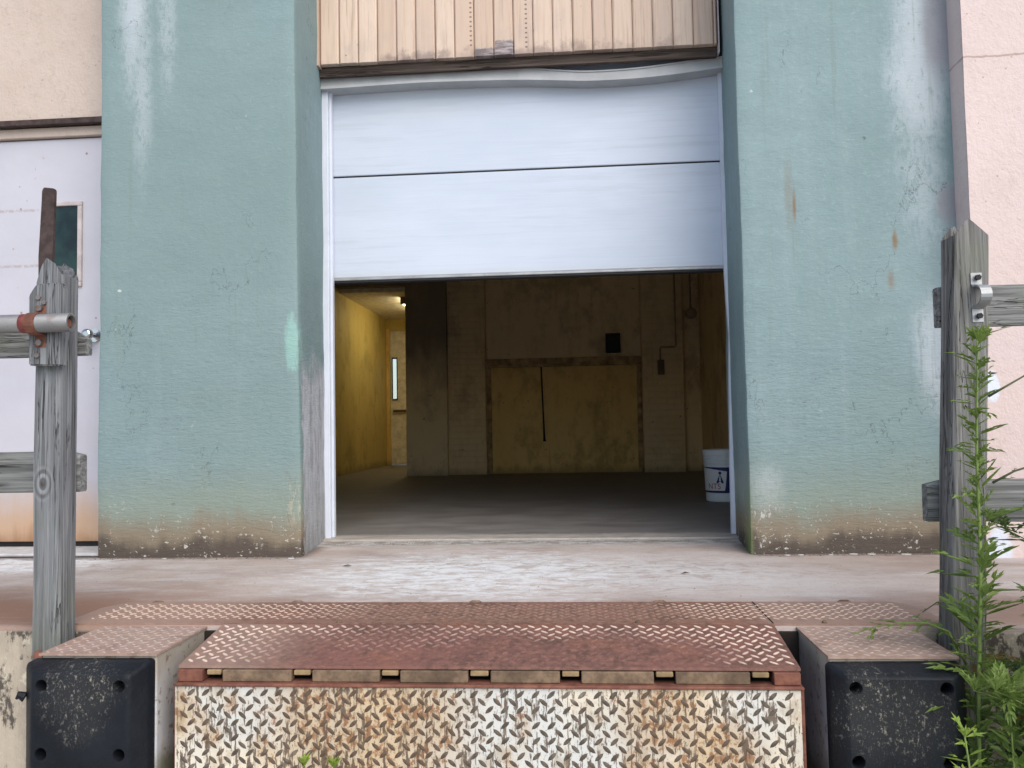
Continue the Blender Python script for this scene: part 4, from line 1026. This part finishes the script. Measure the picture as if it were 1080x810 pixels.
def plant(name, label, base, tip, bend, n, L0, L1, start, seed, lm, sm, rad=.006, lobes=3, branches=0, wid=1.0, zmin=-1.0):
    rr = random.Random(seed); base, tip, bend = Vector(base), Vector(tip), Vector(bend)
    T = thing(name, label, 'weed', base, 'weeds growing up beside the dock')
    def pos(t): return base.lerp(tip, t)+bend*(4*t*(1-t))+Vector((mnoise.noise(Vector((t*5, seed, 0))), mnoise.noise(Vector((t*5, seed, 9))), 0))*.012
    b = bm_new(); tube(b, [pos(i/24) for i in range(25)], [rad*(1-.72*i/24) for i in range(25)], 7); sb = b
    b = bm_new(); up = Vector((0, 0, 1))
    paths = [(pos, n, L0, L1, start, 1.0)]
    for k in range(branches):
        t0 = rr.uniform(.35, .85); a = rr.uniform(0, 2*math.pi); p0 = pos(t0); ln = rr.uniform(.16, .34)
        dv = Vector((math.cos(a), math.sin(a)*.8, rr.uniform(.5, 1.1))).normalized()*ln
        f = (lambda p0, dv: lambda t: p0+dv*t+Vector((0, 0, -.05*t*t)))(p0, dv)
        tube(sb, [f(i/8) for i in range(9)], [rad*.5*(1-.7*i/8) for i in range(9)], 5)
        paths.append((f, int(n*.30), L0*.72, L1*.8, .12, 1.0))
    for f, cnt, la, lb, st, _ in paths:
        ang = rr.uniform(0, 6.28)
        for i in range(cnt):
            t = st+(1-st)*(i+.5)/cnt; ang += 2.4+rr.uniform(-.35, .35)
            p = f(t); L = (la*(1-t)+lb*t)*rr.uniform(.5, 1.35); e = rr.uniform(-.1, 1.1)+.45*t
            d = Vector((math.cos(ang), math.sin(ang), e))
            leaf(b, p, d, up+Vector((rr.uniform(-.4, .4), rr.uniform(-.4, .4), 0)), L, (lobes if rr.random() < .75 else lobes-1) if L > .03 else 1, 2.0 if rr.random() < .025 else rr.random(), rr.uniform(-.1, .7), wid)
        for q in range(7):     # crown of young leaves
            a = q*.9+seed; leaf(b, f(.985), Vector((math.cos(a), math.sin(a), 1.6)), up+Vector((.1, .2, 0)), lb*rr.uniform(.7, 1.2), 1, .8+.2*rr.random(), .1, wid)
    obj('stem', sb, sm, T); obj('foliage', b, lm, T)
    return T
G_ = GROUND
V3 = lambda x, y, z: (x, y, z)
plant('weed', 'tallest weed, its thin green stalk climbing the front of the wooden post to the strap', (.925, 2.08, G_), (1.040, 2.20, .835), (-.008, .0, 0), 200, .140, .052, .22, 11, MT['leaf'], MT['stem'], .0088, 3, 0, 1.2)
BUSH = [
 ('dark weed with narrow purple-edged leaves reaching over the lower rail', (1.20, 2.10), (1.27, 2.16, .46), 85, 23, 'leafd', 'stemd', 3, 7),
 ('weed leaning in past the upper rail at the frame edge', (1.46, 2.05), (1.36, 2.08, .72), 85, 29, 'leafd', 'stemd', 3, 6),
 ('bushy green weed in front of the guard rail, its crown just above the deck', (1.08, 1.98), (1.10, 2.0, .20), 100, 37, 'leaf', 'stem', 3, 8),
 ('dark low weed nearest the dock wall under the rail', (1.32, 2.30), (1.34, 2.33, .24), 100, 47, 'leafd', 'stemd', 3, 9),
 ('pale green weed with upright twigs at the clump edge, waist high to the rail', (1.30, 2.0), (1.25, 2.02, .34), 95, 83, 'leaf', 'stem', 3, 8),
 ('low leafy weed in the middle of the clump, hiding the dock wall', (1.22, 2.16), (1.21, 2.18, .10), 100, 97, 'leaf', 'stem', 3, 9),
 ('stout leafy weed at the outer end of the clump', (1.48, 2.20), (1.44, 2.22, .30), 95, 101, 'leaf', 'stem', 3, 8)]
for lab, (bx, by), tip, n, sd_, lm, sm, lob, br in BUSH:
    plant('weed', lab, (bx, by, G_), tip, (.02, 0, 0), n, .125, .066, .25, sd_, MT[lm], MT[sm], .006, lob, br, 1.1)
plant('weed', 'short bright yellow-green weed tip in front of the scuffed bumper', (.80, 1.70, G_), (.742, 1.70, -.0), (.012, 0, 0), 70, .085, .034, .3, 53, MT['leafb'], MT['stem'], .006, 1, 0, 1.5)
plant('weed', 'broad-leaved weed beside the bumper with one hanging leaf', (.975, 2.0, G_), (.985, 2.02, -.02), (.01, 0, 0), 55, .12, .085, .35, 59, MT['leaf'], MT['stem'], .006, 1, 2, 1.5)
plant('weed', 'bright weed at the far lower edge of the clump', (1.02, 1.72, G_), (.995, 1.72, -.10), (0, 0, 0), 70, .09, .055, .3, 61, MT['leafb'], MT['stem'], .006, 2, 3, 1.2)
plant('sprig', 'small bright sprig poking up in front of the cream plate', (-.735, 2.14, G_), (-.735, 2.15, -.262), (0, 0, 0), 26, .05, .03, .7, 71, MT['leafb'], MT['stem'], .004, 0, 0, 2.4)
plant('sprig', 'smaller second sprig beside the bright one at the cream plate', (-.66, 2.14, G_), (-.655, 2.15, -.268), (0, 0, 0), 26, .05, .035, .7, 73, MT['leafb'], MT['stem'], .004, 0, 0, 2.0)

# side shoots lying over the bumper cover and a dark twig over the deck edge
def shoot(label, path, L, n, seed, lm, sm):
    rr = random.Random(seed); T = thing('side_shoot', label, 'weed', path[0], 'weeds growing up beside the dock')
    b = bm_new(); P = [Vector(p) for p in path]; tube(b, P, [.0035*(1-.6*i/(len(P)-1)) for i in range(len(P))], 6); obj('stem', b, sm, T)
    b = bm_new()
    for i in range(n):
        t = (i+.5)/n*(len(P)-1); k = min(int(t), len(P)-2); p = P[k].lerp(P[k+1], t-k); d = (P[k+1]-P[k]).normalized()
        sd = Vector((-d.y, d.x, 0))*(1 if i % 2 else -1); leaf(b, p, d*.6+sd*.9+Vector((0, 0, rr.uniform(-.1, .35))), Vector((0, 0, 1)), L*rr.uniform(.7, 1.2), 2, rr.random(), .2)
    leaf(b, P[-1], P[-1]-P[-2], Vector((0, 0, 1)), L, 2, .8, .2); obj('foliage', b, lm, T)
shoot('feathery green shoot lying over the bumper cover', [(1.02, 2.30, -.05), (.98, 2.31, .035), (.93, 2.32, .055), (.86, 2.33, .052), (.79, 2.33, .040)], .055, 14, 3, MT['leaf'], MT['stem'])
shoot('dark twig of narrow leaves pointing left across the deck', [(1.06, 2.30, .05), (1.03, 2.31, .10), (.99, 2.31, .118), (.955, 2.31, .112), (.915, 2.31, .085)], .030, 5, 5, MT['leafd'], MT['stemd'])
shoot('short dark twig reaching right from the stalk above the rail', [(1.05, 2.18, .66), (1.09, 2.17, .685), (1.13, 2.16, .71), (1.16, 2.16, .735)], .028, 4, 6, MT['leafd'], MT['stemd'])
shoot('dark upward twig beside the lower rail end', [(1.05, 2.18, .44), (1.10, 2.17, .47), (1.16, 2.16, .49), (1.21, 2.16, .53)], .035, 5, 8, MT['leafd'], MT['stemd'])

shoot('arched dark twig crossing the lower rail at the frame edge', [(1.36, 2.12, .36), (1.30, 2.12, .45), (1.23, 2.12, .475), (1.16, 2.12, .455), (1.11, 2.12, .41)], .045, 9, 11, MT['leafd'], MT['stemd'])
shoot('long dark twig arching over the white paint patch below the rail', [(1.38, 2.10, .14), (1.30, 2.10, .25), (1.22, 2.10, .285), (1.14, 2.10, .26), (1.09, 2.10, .20)], .05, 11, 12, MT['leafd'], MT['stemd'])
shoot('dark twig slanting up across the pink wall between the rails', [(1.40, 2.10, .56), (1.32, 2.10, .63), (1.25, 2.10, .70), (1.20, 2.10, .76)], .035, 6, 13, MT['leafd'], MT['stemd'])
shoot('leafy twig hanging below the lower rail at the frame edge', [(1.36, 2.16, .30), (1.28, 2.16, .34), (1.20, 2.16, .32), (1.15, 2.16, .27)], .055, 10, 14, MT['leaf'], MT['stem'])
shoot('low leafy twig bending out just above the bush crown', [(1.30, 2.06, .10), (1.24, 2.06, .19), (1.17, 2.06, .22), (1.10, 2.06, .20)], .06, 10, 15, MT['leaf'], MT['stem'])

# bits lying on the deck
rr = random.Random(17); b = bm_new()
def grain(x, y, q):
    r = [b.verts.new((x+q*math.cos(a)*rr.uniform(.6, 1.2), y+q*math.sin(a)*rr.uniform(.6, 1.2), .0006)) for a in (0, 1.3, 2.6, 3.8, 5.0)]
    t = b.verts.new((x+rr.uniform(-.3, .3)*q, y+rr.uniform(-.3, .3)*q, .0006+q*rr.uniform(.5, 1.0)))
    for k in range(5): b.faces.new((r[k], r[(k+1) % 5], t))
for _ in range(520):
    u = rr.random(); x = rr.uniform(-2.33, -1.33) if u < .5 else rr.uniform(.79, 1.76)
    grain(x, 3.828-abs(rr.gauss(0, .022)), rr.uniform(.0015, .0055))
for _ in range(160): grain(rr.uniform(-1.3, .78), rr.uniform(4.20, 4.335), rr.uniform(.0015, .005))
for _ in range(170): grain(rr.uniform(-2.6, 1.7), rr.uniform(2.84, 4.2), rr.uniform(.001, .0035))
o = obj('grit', b, MT['grit']); o['kind'] = 'stuff'; o['label'] = 'loose grit along the foot of the piers and on the deck'
rr = random.Random(3)
for i, (x, y) in enumerate([(-1.98, 3.80), (-1.35, 3.78), (.93, 3.79), (1.12, 3.80), (1.30, 3.81), (1.22, 3.815), (.99, 3.80), (1.45, 3.80)]):
    b = bm_new(); s = rr.uniform(.008, .018); pts = [(x+s*math.cos(a)*rr.uniform(.7, 1.4), y+s*.6*math.sin(a)) for a in (0, 1.1, 2.3, 3.3, 4.2, 5.3)]
    prism(b, pts, 2, .001, .004)
    tag(obj('paint_chip', b, MT['chip']), 'pale paint chip fallen on the deck at the foot of a green pier', 'paint chip', 'paint chips on the deck')
for i, (x, y, s, lab) in enumerate([(-1.02, 3.56, .022, 'small dark leaf on the deck in front of the lime-streaked pier'), (.42, 3.35, .020, 'small dark leaf on the bare deck in front of the bucket')]):
    b = bm_new()
    q = [b.verts.new(p) for p in ((x-s, y, .003), (x-s*.2, y-s*.5, .010), (x+s, y+.004, .004), (x, y+s*.5, .009), (x, y, .005))]
    for f in ((0, 1, 4), (1, 2, 4), (2, 3, 4), (3, 0, 4)): b.faces.new([q[k] for k in f])
    tag(obj('fallen_leaf', b, MT['dry']), lab, 'leaf')

# ------------------------------------------------------------------ light, camera, render
w = bpy.data.worlds.new('World'); S.world = w; w.use_nodes = True
nt = w.node_tree; bg = nt.nodes['Background']; sky = nt.nodes.new('ShaderNodeTexSky')
sky.sky_type = 'NISHITA'; sky.sun_disc = False; sky.sun_elevation = R(43); sky.sun_rotation = R(150); sky.air_density = 1.0; sky.dust_density = 1.0; sky.ozone_density = 1.0
nt.links.new(sky.outputs[0], bg.inputs[0]); bg.inputs[1].default_value = .13
su = bpy.data.lights.new('sun', 'SUN'); su.energy = 2.0; su.angle = R(60); su.color = (1, .92, .80)
so = bpy.data.objects.new('sun', su); COL.objects.link(so)
az = R(150); el = R(43); sd = Vector((math.sin(az)*math.cos(el), math.cos(az)*math.cos(el), math.sin(el)))
so.rotation_euler = sd.to_track_quat('Z', 'Y').to_euler(); so.location = (0, -6, 8)

cam = bpy.data.cameras.new('camera'); co = bpy.data.objects.new('camera', cam); COL.objects.link(co); S.camera = co
f_, p_, y_, r_ = 862.74, .0498, .0782, .0183
cam.sensor_fit = 'HORIZONTAL'; cam.sensor_width = 36; cam.lens = 36*f_/1080; cam.clip_start = .05; cam.clip_end = 600
fwd = Vector((-math.sin(y_)*math.cos(p_), math.cos(y_)*math.cos(p_), math.sin(p_))); rt = Vector((math.cos(y_), math.sin(y_), 0)); up = rt.cross(fwd)
a_ = rt*math.cos(r_)-up*math.sin(r_); u_ = rt*math.sin(r_)+up*math.cos(r_)
mw = Matrix((a_, u_, -fwd)).transposed().to_4x4(); mw.translation = (0, 0, .6098); co.matrix_world = mw

S.render.engine = 'CYCLES'
S.cycles.use_denoising = True
try: S.cycles.denoiser = 'OPENIMAGEDENOISE'
except Exception: pass
S.cycles.max_bounces = 14; S.cycles.diffuse_bounces = 12; S.cycles.sample_clamp_indirect = 10
S.view_settings.view_transform = 'Standard'; S.view_settings.look = 'None'; S.view_settings.exposure = .63; S.view_settings.gamma = 1
